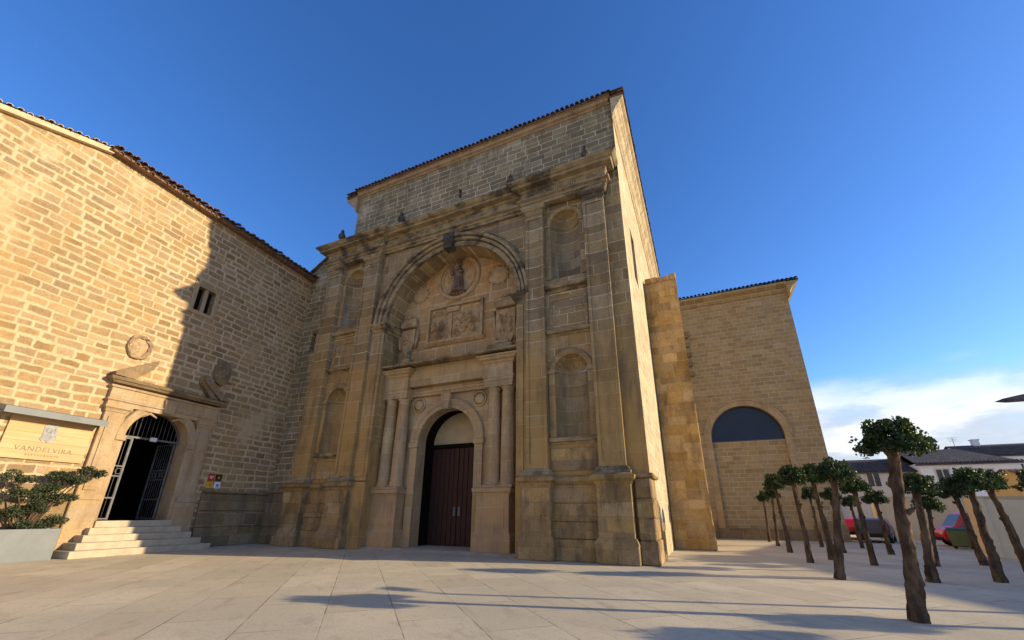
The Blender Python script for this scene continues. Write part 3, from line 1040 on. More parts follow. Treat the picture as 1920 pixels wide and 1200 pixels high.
pb = MB()
px0, px1, pz0, pz1 = -12.75, -9.28, 10.15, 12.35
for (a_, b_, c_, d_) in ((px0, px0 + .14, pz0, pz1), (px1 - .14, px1, pz0, pz1), (px0 + .14, px1 - .14, pz0, pz0 + .13), (px0 + .14, px1 - .14, pz1 - .13, pz1)):
    pb.box(a_, b_, TY - .17, TY + .01, c_, d_, skip='b')
pb.box(-11.45, -11.2, TY - .07, TY + .01, pz0 + .13, pz1 - .5, skip='b')
pb.rbox(-11.6, -10.75, TY - .13, TY, 11.9, 12.2, .03)
f1, f2 = blobs(11, 46, .30, .04, .17), blobs(12, 52, .28, .04, .16)
fr = lambda f_: (lambda s, t: .004 + f_(s, t) * min(1, 8 * s, 8 * (1 - s), 8 * t, 8 * (1 - t)))
pb.relief(px0 + .16, -11.47, pz0 + .15, pz1 - .15, TY - .004, fr(f1), 80, 100)
pb.relief(-11.18, px1 - .16, pz0 + .15, pz1 - .5, TY - .004, fr(f2), 90, 90)
pb.molding([(px0 - .1, TY), (px1 + .1, TY)], [(-.02, 10.0), (.06, 10.0), (.16, 10.1), (.2, 10.15), (-.02, 10.16)], .3, .02)
cpart(pb, 'relief_panel', M['relief'])
for x, z, rr in ((-8.45, 13.55, .62), (-13.5, 13.45, .55)):
    q = MB()
    rng = random.Random(int(rr * 100))
    rim = [(.94 + .08 * rng.random()) for _ in range(28)]
    vs = [(x, TY - .10, z)]
    fs = []
    for j, (k_, yy) in enumerate(((.5, .10), (.85, .09), (1.0, .05), (1.0, -.01))):
        for i in range(28):
            an = 2 * PI * i / 28
            vs.append((x + rr * k_ * rim[i] * math.cos(an), TY - yy, z + rr * k_ * rim[i] * .9 * math.sin(an)))
    for i in range(28):
        fs.append((0, 1 + i, 1 + (i + 1) % 28))
        for j in range(3):
            a_ = 1 + j * 28
            fs.append((a_ + i, a_ + 28 + i, a_ + 28 + (i + 1) % 28, a_ + (i + 1) % 28))
    q.add(vs, fs, True)
    for i in range(12):
        an = 2 * PI * i / 12
        q.lathe(x + rr * 1.03 * math.cos(an), TY - .03, [(.0, z + rr * .93 * math.sin(an) - .07), (.09, z + rr * .93 * math.sin(an)), (.0, z + rr * .93 * math.sin(an) + .07)], 6)
    cpart(q, 'rosette', M['relief'])
for x, z0, z1, hw in ((-7.95, 9.25, 12.1, .55), (-14.0, 9.7, 12.0, .48)):
    q = MB()
    zt = z1 - .75
    pts = [(x - hw, zt), (x - hw * .92, z0 + .7), (x - hw * .5, z0 + .22), (x, z0), (x + hw * .5, z0 + .22), (x + hw * .92, z0 + .7), (x + hw, zt)]
    q.prism(pts, TY - .16, TY + .01)
    fs_ = blobs(int(hw * 1000), 26, .16, .08, .2)
    q.relief(x - hw * .8, x + hw * .8, z0 + .55, zt - .12, TY - .161, lambda s, t: .004 + fs_(s, t) * min(1, 6 * s, 6 * (1 - s), 6 * t, 6 * (1 - t)), 50, 60)
    q.rbox(x - hw * 1.1, x + hw * 1.1, TY - .30, TY + .01, zt + .12, z1 - .1, .06)
    q.lathe(x, TY - .12, [(.3, z1 - .12), (.26, z1), (.1, z1 + .12), (.0, z1 + .15)], 12)
    for s in (-1, 1):
        q.tube([(x + s * hw * 1.12, TY - .08, zt), (x + s * hw * 1.25, TY - .1, zt - .5), (x + s * hw * 1.1, TY - .1, zt - 1.1), (x + s * hw * .9, TY - .1, z0 + .4)], [.08, .1, .08, .04], 7)
    cpart(q, 'coat_of_arms', M['relief'])

# ---- portal: pedestals, coupled columns, entablature, arch and door
PX = [(-14.86, -13.1), (-9.02, -7.3)]
for (x0, x1), cols in zip(PX, ((-14.34, -13.56), (-8.33, -7.62))):
    q = MB()
    y0 = 16.0
    q.rbox(x0 + .08, x1 - .08, y0 + .06, PY, .8, 2.35, .015)
    q.rbox(x0 - .02, x1 + .02, y0 - .06, PY + .02, .08, .74, .03)
    q.molding([(x0 + .08, PY), (x0 + .08, y0 + .06), (x1 - .08, y0 + .06), (x1 - .08, PY)], [(-.02, .72), (.09, .73), (.06, .8), (.0, .88), (-.02, .88)], .4, .01)
    q.molding([(x0 + .08, PY), (x0 + .08, y0 + .06), (x1 - .08, y0 + .06), (x1 - .08, PY)], [(-.4, 2.3), (.02, 2.3), (.04, 2.38), (.12, 2.44), (.14, 2.58), (.04, 2.62), (-.4, 2.62)], .4, .01)
    q.box(x0 + .3, x1 - .3, y0 + .035, y0 + .07, 1.02, 2.12)
    cpart(q, 'column_pedestal', M['portal'])
    for cx in cols:
        cb = MB()
        cy = 16.42
        cb.rbox(cx - .38, cx + .38, cy - .38, cy + .30, 2.62, 2.72, .01)
        cb.lathe(cx, cy, [(.37, 2.72), (.38, 2.77), (.35, 2.82), (.32, 2.86), (.34, 2.90), (.315, 2.96), (.31, 3.0), (.31, 4.2), (.30, 5.2), (.285, 6.1), (.265, 6.72), (.29, 6.74), (.29, 6.79), (.265, 6.82), (.265, 6.95), (.31, 7.02), (.34, 7.08)], 28)
        cb.rbox(cx - .36, cx + .36, cy - .36, cy + .30, 7.08, 7.2, .01)
        cpart(cb, 'column', M['portal'])
q = MB()
yb, yf = 16.55, 16.08
xa, xb, xc, xd = -14.66, -13.2, -8.68, -7.27
path = [(xa, 16.8), (xa, yf), (xb, yf), (xb, yb), (xc, yb), (xc, yf), (xd, yf), (xd, 16.8)]
pr = [(-.1, 7.2), (.02, 7.2), (.02, 7.34), (.05, 7.35), (.05, 7.48), (.1, 7.52), (.1, 7.57), (.02, 7.6), (.02, 8.2), (.08, 8.24), (.12, 8.32), (.24, 8.38), (.28, 8.46), (.36, 8.50), (.36, 8.56), (-.1, 8.7)]
q.molding(path, pr, .4, .014)
q.box(-14.6, -7.3, 16.2, 16.85, 7.65, 8.69, skip='b')
for i in range(17):
    x = -12.9 + i * .25
    q.box(x, x + .14, yb - .10, yb + .01, 8.17, 8.28, skip='b')
for x in (-12.5, -11.5, -10.5, -9.5):
    q.box(x - .06, x + .34, yb - .035, yb + .01, 7.68, 8.1, skip='b')
pe = cpart(q, 'portal_entablature', M['portal'])
q = MB()
q.molding([(xa - .3, 16.8), (xa - .3, yf - .30), (xd + .3, yf - .30), (xd + .3, 16.8)], [(-1.0, 8.70), (.16, 8.70), (.20, 8.78), (.05, 8.86), (-1.0, 8.9)], .4, .03)
cpart(q, 'cornice_slab', M['corn'], pe)
q = MB()
q.prism([(-13.75, 8.88), (-13.15, 8.88), (-13.25, 9.2), (-13.65, 9.2)], 16.0, 16.5)
q.lathe(-13.45, 16.25, [(.22, 9.2), (.16, 9.3), (.2, 9.42), (.10, 10.0), (.0, 10.35)], 4, smooth=False)
cpart(q, 'obelisk', M['corn'])
q = MB()
q.rbox(-8.65, -7.3, 16.0, 16.8, 8.88, 9.2, .05)
q.rbox(-8.3, -7.5, 16.1, 16.8, 9.2, 9.45, .08)
cpart(q, 'obelisk_base', M['corn'])
q = MB()
q.ring(PCX, PSP, [(PR - .01, PY + .01), (PR - .01, PY - .10), (PR + .18, PY - .12), (PR + .2, PY - .16), (PR + .42, PY - .18), (PR + .47, PY - .12), (PR + .47, PY + .01)], 0, PI, 36, jit=.006)
for s in (-1, 1):
    a_, b_ = PCX + s * PR, PCX + s * (PR + .42)
    q.box(min(a_, b_), max(a_, b_), PY - .12, PY + .01, .1, PSP - .26, skip='b')
    a_, b_ = PCX + s * (PR - .05), PCX + s * (PR + .5)
    q.rbox(min(a_, b_), max(a_, b_), PY - .2, PY + .02, PSP - .26, PSP - .01, .03)
pa = cpart(q, 'portal_arch', M['portal'])
q = MB()
q.prism([(PCX - .17, PSP + PR - .1), (PCX + .17, PSP + PR - .1), (PCX + .27, PSP + PR + .68), (PCX - .27, PSP + PR + .68)], PY - .34, PY)
cpart(q, 'keystone', M['portal'], pa)
for x in (-12.82, -9.28):
    q = MB()
    q.ring(x, 6.78, [(.40, PY), (.40, PY - .06), (.34, PY - .09), (.30, PY - .05), (.30, PY)], 0, 2 * PI, 24)
    q.lathe(0, 0, [(.30, -.0), (.22, .06), (.0, .09)], 20)
    k0 = len(q.v) - 60
    q.v[k0:] = [(x + vx, PY - vz, 6.78 + vy) for vx, vy, vz in q.v[k0:]]
    cpart(q, 'roundel', M['portal'])
# doorway: blank plaster tympanum above two plank leaves
q = MB()
q.arch_fill(PCX, PR + .055, 4.88, 4.9, 18.1)
cpart(q, 'door_tympanum', M['plaster'])
q = MB()
q.box(PCX - PR - .05, PCX + PR + .05, 17.93, 18.15, 4.7, 4.9)
cpart(q, 'door_lintel', M['dark'])
for s in (-1, 1):
    q = MB()
    x0, x1 = (PCX - PR + .01, PCX - .012) if s < 0 else (PCX + .012, PCX + PR - .01)
    q.box(x0, x1, 18.03, 18.10, .11, 4.69)
    n_ = 6
    for i in range(n_):
        a_ = x0 + (x1 - x0) * i / n_
        q.rbox(a_ + .012, a_ + (x1 - x0) / n_ - .012, 17.985, 18.04, .13, 4.67, .01)
    for zz in (.3, 1.5, 2.7, 3.9):
        for i in range(n_):
            a_ = x0 + (x1 - x0) * (i + .5) / n_
            q.lathe(a_, 17.98, [(.03, zz), (.03, zz + .03)], 6)
    d = cpart(q, 'door_leaf', M['door'])
    h = MB()
    h.rbox(PCX + s * .13 - .055, PCX + s * .13 + .055, 17.95, 17.99, 1.45, 1.85, .008)
    h.tube([(PCX + s * .13, 17.95, 1.52), (PCX + s * .13, 17.89, 1.56), (PCX + s * .13, 17.89, 1.76), (PCX + s * .13, 17.95, 1.8)], .014, 6)
    cpart(h, 'handle', M['steel'], d)

# ================================================================== palace on the left
LD = R(93.9)
palace = thing('stone_palace', 'long golden stone building on the left with an arched gate and broken pediment', 'building', (-21.5, 10, 0), LD)
GX, GR, GS, GZ = -.12, 1.22, 4.45, 1.2
w = MB()
top_l = lambda x: 15.9 if x > -5.1 else 15.9 + (x + 5.1) * .34
w.arch_panel(-3.0, 3.0, 0, 9.0, 0, GX, GR, GZ, GS)
w.rect_hole(-3.0, 3.0, 9.0, 15.9, 0, -.32, .52, 10.8, 12.05, .35)
w.quad((3, 0, 0), (6.35, 0, 0), (6.35, 0, 15.9), (3, 0, 15.9))
w.quad((-5.1, 0, 0), (-3, 0, 0), (-3, 0, 15.9), (-5.1, 0, 15.9))
w.quad((-20, 0, 0), (-5.1, 0, 0), (-5.1, 0, 15.9), (-20, 0, top_l(-20)))
w.quad((-20, 0, 0), (-20, 0, top_l(-20)), (-20, 12, top_l(-20)), (-20, 12, 0))
w.build('wall', M['palace'], palace)
w = MB()
w.reveal(GX, GR - .001, GZ, GS, 0, .7)
w.build('doorway_reveal', M['palace_smooth'], palace)
w = MB()
w.quad((-.32, .3, 10.8), (.52, .3, 10.8), (.52, .3, 12.05), (-.32, .3, 12.05))
win = w.build('window', M['dark'], palace)
w = MB()
for a_, b_, c_, d_ in ((-.52, -.32, 10.62, 12.25), (.52, .72, 10.62, 12.25), (-.32, .52, 12.05, 12.25), (-.32, .52, 10.62, 10.8)):
    w.box(a_, b_, -.05, .08, c_, d_)
w.build('window_frame', M['palace_smooth'], win)
w = MB()
w.box(.02, .20, .02, .22, 10.8, 12.05)
w.build('mullion', M['palace_smooth'], win)
# roof: mortared verge on the sloping part, barrel tile ends on the level part
w = MB()
w.prism([(-20, top_l(-20) - .02), (-5.1, 15.88), (-5.1, 16.1), (-20, top_l(-20) + .20)], -.10, .6)
w.prism([(-20, top_l(-20) - .06), (-5.0, 15.84), (-5.0, 15.9), (-20, top_l(-20) + .0)], -.22, -.0)
vg = w.build('verge', M['verge'], palace)
w = MB()
tiles(w, -19.9, -5.0, -.2, 0, .42, .8, .25, .085, .03)
w.v = [(x, y, z + top_l(x) + .20) for x, y, z in w.v]
w.build('verge_tiles', M['verge'], vg)
w = MB()
w.quad((-5.1, -.42, 16.05), (6.5, -.42, 16.05), (6.5, 8, 19.6), (-5.1, 8, 19.6))
w.quad((-20, -.1, top_l(-20) + .25), (-5.1, -.1, 16.15), (-5.1, 8, 19.6), (-20, 8, top_l(-20) + 3.6))
w.box(-5.1, 6.4, -.34, .02, 15.9, 16.0)
rf = w.build('roof', M['tile'], palace)
w = MB()
tiles(w, -5.1, 6.4, -.55, 16.06, .42, 1.2, .29, .115, .05)
tiles(w, -5.0, 6.4, -.42, 15.90, .25, .5, .29, .10, .04)
w.build('eave_tiles', M['tile'], rf)
# plinth either side of the doorway
w = MB()
for zz0, zz1, oo in ((0, .85, .16), (.85, 1.6, .11), (1.6, 2.38, .13)):
    w.rbox(2.35, 6.3, -oo, .02, zz0, zz1, .03)
w.rbox(2.35, 6.3, -.2, .02, 2.38, 2.5, .04)
w.build('plinth', M['plinth'], palace)
w = MB()
for zz0, zz1, oo in ((0, 1.0, .16), (1.0, 1.9, .12)):
    w.rbox(-14, -2.35, -oo, .02, zz0, zz1, .03)
w.build('plinth', M['plinth'], palace)
# doorway surround
s_ = MB()
for sg in (-1, 1):
    xi, xo = GX + sg * 1.42, GX + sg * 2.12
    a_, b_ = min(xi, xo), max(xi, xo)
    s_.rbox(a_, b_, -.15, .01, 2.0, 5.35, .02)
    s_.box(a_ + .14, b_ - .14, -.19, -.14, 2.3, 5.1)
    s_.rbox(a_ - .10, b_ + .10, -.24, .01, .0, 1.95, .03)
    s_.molding([(a_, 0), (a_, -.15), (b_, -.15), (b_, 0)], [(-.02, 5.3), (.03, 5.3), (.05, 5.4), (.11, 5.46), (.11, 5.56), (-.02, 5.56)], .4, .01)
    s_.molding([(a_, 0), (a_, -.15), (b_, -.15), (b_, 0)], [(-.02, 1.95), (.1, 1.95), (.1, 2.05), (.03, 2.16), (-.02, 2.16)], .4, .01)
s_.box(GX - 1.42, GX + 1.42, -.08, -.0, GS + GR + .34, 5.56)
for sg in (-1, 1):
    a_, b_ = GX + sg * (GR + .27), GX + sg * 1.42
    s_.box(min(a_, b_), max(a_, b_), -.08, .0, .0, GS + .3)
path = [(GX - 2.16, 0), (GX - 2.16, -.17), (GX + 2.16, -.17), (GX + 2.16, 0)]
s_.molding(path, [(-.3, 5.56), (.02, 5.56), (.02, 5.72), (.07, 5.76), (.07, 5.82), (.02, 5.85), (.02, 6.25), (.08, 6.28), (.1, 6.36), (-.3, 6.40)], .5, .012)
su = s_.build('doorway_surround', M['palace_smooth'], palace)
s_ = MB()
s_.molding(path, [(-.3, 6.40), (.10, 6.46), (.16, 6.54), (.24, 6.58), (.27, 6.66), (.12, 6.72), (-.3, 6.74)], .5, .02)
s_.build('pediment_cornice', M['plinth'], su)
for sg in (-1, 1):
    s_ = MB()
    x0, x1 = GX + sg * 2.34, GX + sg * 1.02
    pts = [(x0, 6.72), (x0, 6.86), (x1, 7.74), (x1, 7.50), (x0 - sg * .35, 6.72)]
    s_.prism(pts, -.42, .01)
    pts = [(x0 - sg * .4, 6.74), (x1, 7.5), (x1, 7.36), (x0 - sg * .75, 6.74)]
    s_.prism(pts, -.28, .01)
    s_.build('raking_cornice', M['plinth'], su)
    s_ = MB()
s_ = MB()
s_.ring(GX, GS, [(GR - .005, .01), (GR - .005, -.10), (GR + .12, -.12), (GR + .14, -.16), (GR + .30, -.17), (GR + .34, -.1), (GR + .34, .01)], 0, PI, 30, jit=.006)
for sg in (-1, 1):
    a_, b_ = GX + sg * (GR - .005), GX + sg * (GR + .28)
    s_.rbox(min(a_, b_), max(a_, b_), -.12, .01, GZ, GS - .22, .015)
    s_.rbox(min(a_, b_) - .04, max(a_, b_) + .04, -.2, .01, GS - .22, GS - .005, .03)
s_.prism([(GX - .16, GS + GR - .06), (GX + .16, GS + GR - .06), (GX + .26, GS + GR + .5), (GX - .26, GS + GR + .5)], -.3, .0)
for sg in (-1, 1):
    s_.tube([(GX + sg * .3, -.1, 5.36), (GX + sg * .6, -.12, 5.5), (GX + sg * .85, -.1, 5.3)], [.03, .06, .03], 6)
s_.build('doorway_arch', M['palace_smooth'], palace)
# oval frame and shield above the pediment
s_ = MB()
s_.ring(-1.82, 8.18, [(.56, .01), (.56, -.12), (.50, -.16), (.40, -.06), (.40, .01)], 0, 2 * PI, 22, jit=.09, kx=.8)
fb2 = blobs(21, 14, .1, .1, .25)
s_.relief(-2.1, -1.54, 7.8, 8.56, -.004, lambda s, t: .004 + fb2(s, t) * min(1, 5 * s, 5 * (1 - s), 5 * t, 5 * (1 - t)), 20, 24)
s_.build('medallion', M['palace_smooth'], palace)
s_ = MB()
s_.prism([(1.42, 8.45), (1.4, 7.95), (1.6, 7.62), (1.8, 7.52), (2.0, 7.62), (2.2, 7.95), (2.18, 8.45), (2.0, 8.7), (1.8, 8.75), (1.6, 8.7)], -.2, .0)
fb3 = blobs(22, 14, .12, .12, .25)
s_.relief(1.5, 2.1, 7.75, 8.55, -.205, lambda s, t: .004 + fb3(s, t) * min(1, 5 * s, 5 * (1 - s), 5 * t, 5 * (1 - t)), 20, 24)
s_.build('coat_of_arms', M['plinth'], palace)
# wrought iron gate set in the arch, dark passage behind
s_ = MB()
s_.reveal(GX, GR + .6, GZ - .1, GS, .72, 5, 16)
s_.arch_fill(GX, GR + .6, GZ - .1, GS, 5, 16)
s_.arch_panel(GX - GR - .7, GX + GR + .7, GZ - .1, GS + GR + .7, .71, GX, GR - .002, GZ, GS, 20)
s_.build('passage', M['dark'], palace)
gy = .5
gt = MB()


def bars(mb, x0, x1, y, n, mid=True):
    for i in range(n):
        x = x0 + (x1 - x0) * (i + .5) / n
        mb.tube([(x, y, GZ + .08), (x, y, GS)], .010, 5)
    for z in (GZ + .06, GZ + .85, GZ + 1.7, GZ + 2.1, GS):
        mb.box(x0, x1, y - .018, y + .018, z - .028, z + .028)
    for x in (x0 + .03, x1 - .03):
        mb.box(x - .035, x + .035, y - .026, y + .026, GZ + .02, GS)
    k = int((x1 - x0) / .24)
    for i in range(k):
        mb.ring(x0 + (x1 - x0) * (i + .5) / k, GZ + 1.9, [(.12, y + .01), (.12, y - .01), (.10, y - .01), (.10, y + .01)], 0, 2 * PI, 14)


bars(gt, GX - GR + .02, GX - GR + .62, gy, 4)
gt.build('gate_leaf', M['iron'], palace)
gt = MB()
bars(gt, -.6, .6, 0, 8)
gt.v = [(GX + GR - .10 + vy, gy + .72 + vx, vz) for vx, vy, vz in gt.v]
gt.build('gate_leaf', M['iron'], palace)
gt = MB()
for i in range(15):
    x = GX - GR + (2 * GR) * (i + .5) / 15
    zt = GS + math.sqrt(max(.01, GR ** 2 - (x - GX) ** 2)) - .03
    gt.tube([(x, gy, GS), (x, gy, zt)], .010, 5)
gt.box(GX - GR + .01, GX + GR - .01, gy - .025, gy + .025, GS + .035, GS + .11)
gt.ring(GX, GS, [(GR - .02, gy + .02), (GR - .02, gy - .02), (GR - .07, gy - .02), (GR - .07, gy + .02)], 0, PI, 24)
gt.build('gate_fanlight', M['iron'], palace)
gt = MB()
gt.rbox(GX - .02, GX + .24, gy - .12, gy - .03, GS - .02, GS + .16, .02)
gt.build('gate_lamp', M['whitepaint'], palace)

# steps up to the gate
steps = MB()
for i in range(5):
    d = 1.32 - .26 * i
    wl, wr = -1.42 - .24 * (4 - i), 1.25 + .30 * (4 - i)
    steps.rbox(wl, wr, -d, .0 if i < 4 else .71, .24 * i if i else .0, .24 * (i + 1), .012)
so = steps.build('stone_steps', M['step'])
so.location = (-21.5, 10, 0)
so.rotation_euler = (0, 0, LD)
tag(so, 'flight of five pale stone steps rising to the arched iron gate', 'steps')

# sign beside the gate
sign = thing('wall_sign', 'wooden board sign with a grey tower emblem and dark lettering under a steel canopy', 'sign', (-21.5, 10, 0), LD)
q = MB()
for i in range(5):
    q.rbox(-4.6, -2.36, -.075, -.02, 3.22 + i * .30, 3.22 + (i + 1) * .30 - .004, .004)
q.build('board', M['board'], sign)
q = MB()
q.prism_x([(-.02, 4.76), (-.62, 4.60), (-.62, 4.82), (-.02, 4.94)], -5.0, -2.22)
q.prism_x([(-.02, 4.5), (-.55, 4.67), (-.02, 4.78)], -5.0, -4.94)
q.build('canopy', M['steel'], sign)


def text(body, size, loc, mat, parent, name='lettering', spacing=1.0, ext=.006):
    c_ = bpy.data.curves.new(name, 'FONT')
    c_.body = body
    c_.size = size
    c_.extrude = ext
    c_.align_x = 'CENTER'
    c_.space_character = spacing
    to = bpy.data.objects.new(name + '_tmp', c_)
    COL.objects.link(to)
    dg = bpy.context.evaluated_depsgraph_get()
    me = bpy.data.meshes.new_from_object(to.evaluated_get(dg))
    bpy.data.objects.remove(to)
    me.materials.clear()
    me.materials.append(mat)
    o = bpy.data.objects.new(name, me)
    COL.objects.link(o)
    o.parent = parent
    o.location = loc
    o.rotation_euler = (PI / 2, 0, 0)
    return o


text('VANDELVIRA', .23, (-3.5, -.078, 3.50), M['ink'], sign, 'lettering', 1.15)
text('RESTAURANTE', .095, (-3.5, -.078, 3.34), M['ink'], sign, 'lettering', 1.5)
q = MB()
q.prism([(-3.74, 3.92), (-3.66, 3.86), (-3.6, 3.92), (-3.54, 3.86), (-3.5, 3.80), (-3.44, 3.88), (-3.38, 3.92), (-3.3, 3.96), (-3.34, 4.1), (-3.36, 4.44), (-3.42, 4.44), (-3.42, 4.48), (-3.5, 4.48), (-3.5, 4.44), (-3.58, 4.44), (-3.58, 4.48), (-3.66, 4.48), (-3.66, 4.42), (-3.72, 4.42), (-3.70, 4.1)], -.095, -.072)
for i in range(3):
    q.box(-3.62 + i * .1, -3.57 + i * .1, -.11, -.09, 4.18, 4.34)
q.box(-3.68, -3.38, -.105, -.09, 4.06, 4.10)
q.build('emblem', M['emblem'], sign)

# four enamel plaques right of the gate
for nm, lab, x, z, mk, kind in (('plaque', 'red square plaque, upper left of the four by the gate', 2.62, 3.12, 'plaque_red', 'r'),
                                ('plaque', 'black square plaque, upper right of the four by the gate', 2.98, 3.12, 'plaque_black', 'k'),
                                ('plaque', 'yellow square plaque, lower left of the four by the gate', 2.62, 2.76, 'plaque_yellow', 'y'),
                                ('plaque', 'white square plaque, lower right of the four by the gate', 2.98, 2.76, 'plaque_white', 'w')):
    o = thing(nm, lab, 'plaque', (-21.5, 10, 0), LD, 'plaques by the gate')
    q = MB()
    q.rbox(x - .15, x + .15, -.045, -.012, z - .15, z + .15, .006)
    q.build('plate', M[mk], o)
    q = MB()
    if kind == 'r':
        q.box(x - .10, x + .10, -.052, -.044, z + .02, z + .045)
        q.box(x - .10, x + .10, -.052, -.044, z - .03, z - .01)
        q.box(x - .06, x + .06, -.052, -.044, z - .08, z - .06)
        q.build('mark', M['plaque_white'], o)
    elif kind == 'k':
        q.prism([(x - .05, z - .06), (x + .05, z - .06), (x + .03, z + .03), (x, z + .08), (x - .03, z + .03)], -.052, -.044)
        q.build('mark', M['plaque_yellow'], o)
    elif kind == 'y':
        q.prism([(x - .03, z - .09), (x + .03, z - .09), (x + .03, z + .02), (x + .06, z + .08), (x - .06, z + .08), (x - .03, z + .02)], -.052, -.044)
        q.build('mark', M['ink'], o)
    else:
        q.lathe(0, 0, [(.07, 0), (.07, .008)], 16)
        q.v = [(x + vx, -.052 + vz, z + vy) for vx, vy, vz in q.v]
        q.box(x - .08, x + .08, -.052, -.044, z - .12, z - .10)
        q.build('mark', M['plaque_blue'], o)

# planter and its shrub
pl = thing('steel_planter', 'grey steel box planter standing on the paving under the sign', 'planter', (-20.75, 6.55, 0), R(90))
q = MB()
th = .03
x0, x1, y0, y1, z1 = -.85, .88, -.36, .36, .98
q.box(x0, x1, y0, y0 + th, 0.0, z1)
q.box(x0, x1, y1 - th, y1, 0.0, z1)
q.box(x0, x0 + th, y0 + th, y1 - th, 0.0, z1)
q.box(x1 - th, x1, y0 + th, y1 - th, 0.0, z1)
q.build('box', M['steel'], pl)
q = MB()
q.box(x0 + th, x1 - th, y0 + th, y1 - th, .0, .9)
q.build('soil', M['earth'], pl)


def leaf_cloud(mb, c, rad, n, size, rng, flat=False, hollow=.35):
    for _ in range(n):
        while True:
            p = Vector((rng.uniform(-1, 1), rng.uniform(-1, 1), rng.uniform(-1, 1)))
            if hollow < p.length < 1:
                break
        p = Vector((p.x * rad[0], p.y * rad[1], p.z * rad[2])) + Vector(c)
        d = Vector((rng.gauss(0, 1), rng.gauss(0, 1), rng.gauss(0, .8)))
        d.normalize()
        e = d.cross(Vector((rng.gauss(0, 1), rng.gauss(0, 1), rng.gauss(0, 1))))
        e.normalize()
        f = d.cross(e)
        L = size * rng.uniform(.7, 1.35)
        W = L * .42
        mb.add([p - d * L * .5, p + e * W + f * L * .10, p + d * L * .55, p - e * W + f * L * .10], [(0, 1, 2, 3)])


rng = random.Random(3)
shr = thing('juniper_shrub', 'dark green layered juniper shrub growing out of the grey planter', 'shrub', (-20.75, 6.55, .88))
st = MB()
fo = MB()
ends = [(.0, 1.35, 1.95), (.02, .95, 1.62), (.0, .35, 1.35), (.05, -.1, 1.15), (.0, .75, 1.05), (.05, .35, .75), (.1, -.35, .6), (.05, .85, .28), (.1, .1, .2), (.12, -.55, 1.6), (.1, -.9, .9), (-.05, .6, 1.75)]
for ex, ey, ez in ends:
    st.tube([(0, ey * .1, 0), (ex * .5, ey * .45, ez * .5), (ex, ey * .98, ez * 1.06)], [.045, .03, .012], 6)
    for j in range(5):
        q = (ex + rng.gauss(0, .10), ey + rng.gauss(0, .17) - .15 * (j % 2), ez * 1.06 + rng.gauss(0, .05))
        leaf_cloud(fo, q, (.20 * rng.uniform(.6, 1.15), .27 * rng.uniform(.6, 1.2), .14), 210, .055, rng, hollow=.1)
st.build('stem', M['bark'], shr)
fo.build('foliage', M['shrub'], shr, fix=False)

# ================================================================== annex behind, right
annex = thing('stone_annex', 'plain newer stone wing behind the church with one big arched window', 'building', (3, 35, 0))
ax = lambda mb: [(x - 3, y - 35, z) for x, y, z in mb.v]
AY, AX1 = 35.0, 8.15
WCX, WR, WSP = 3.5, 2.42, 7.05
q = MB()
q.arch_panel(-1.7, AX1, 0, 18.6, AY, WCX, WR, .0, WSP, 30)
q.reveal(WCX, WR, 0, WSP, AY, AY + .42, 30, floor=False)
q.quad((AX1, AY, 0), (AX1, 60, 0), (AX1, 60, 18.6), (AX1, AY, 18.6))
q.quad((-1.7, 60, 0), (AX1, 60, 0), (AX1, 60, 18.6), (-1.7, 60, 18.6))
q.v = ax(q); q.build('wall', M['annex'], annex)
q = MB()
q.quad((WCX - WR, AY + .30, 0), (WCX + WR, AY + .30, 0), (WCX + WR, AY + .30, WSP - .25), (WCX - WR, AY + .30, WSP - .25))
q.quad((WCX - WR, AY + .30, WSP - .25), (WCX + WR, AY + .30, WSP - .25), (WCX + WR, AY + .42, WSP - .25), (WCX - WR, AY + .42, WSP - .25))
q.v = ax(q); q.build('infill_wall', M['annex'], annex)
q = MB()
q.arch_fill(WCX, WR - .004, WSP - .24, WSP, AY + .38, 30)
q.v = ax(q); gl = q.build('window', M['glass'], annex)
q = MB()
q.ring(WCX, WSP, [(WR - .01, AY + .37), (WR - .01, AY + .3), (WR - .07, AY + .3), (WR - .07, AY + .37)], 0, PI, 30)
q.box(WCX - WR + .01, WCX + WR - .01, AY + .3, AY + .375, WSP - .25, WSP - .17)
q.v = ax(q); q.build('window_frame', M['darkpaint'], gl)
q = MB()
q.ring(WCX, WSP, [(WR - .006, AY + .01), (WR - .006, AY - .04), (WR + .36, AY - .05), (WR + .42, AY - .12), (WR + .5, AY - .12), (WR + .5, AY + .01)], 0, PI, 40)
for s in (-1,):
    q.box(WCX - WR - .42, WCX - WR + .006, AY - .04, AY + .01, 0, WSP, skip='b')
    q.box(WCX + WR - .006, WCX + WR + .42, AY - .04, AY + .01, 0, WSP, skip='b')
q.v = ax(q); q.build('arch_surround', M['portal'], annex)
q = MB()
q.prism_x([(AY + .01, 18.3), (AY - .1, 18.35), (AY - .25, 18.6), (AY - .62, 18.8), (AY - .68, 18.98), (AY + .01, 19.0)], -1.7, AX1 + .02)
q.prism([(AX1 - .01, 17.6), (AX1 + .05, 17.65), (AX1 + .15, 18.2), (AX1 + .5, 18.7), (AX1 + .75, 18.85), (AX1 + .75, 18.98), (AX1 - .01, 19.0)], AY - .6, 60)
q.v = ax(q); q.build('cornice', M['annex'], annex)
q = MB()
q.quad((-1.7, AY - .75, 19.03), (AX1 + .85, AY - .75, 19.03), (3.5, 42, 21.8), (-1.7, 42, 21.8))
q.quad((AX1 + .85, AY - .75, 19.03), (AX1 + .85, 60, 19.03), (3.5, 60, 21.8), (3.5, 42, 21.8))
tiles(q, -1.6, AX1 + .8, AY - .85, 19.04, .4, 1.0, .3, .12)
q.v = ax(q); q.build('roof', M['tile_dark'], annex)
q = MB()
q.box(-1.7, WCX - WR - .5, AY - .12, AY + .01, 0, 1.0)
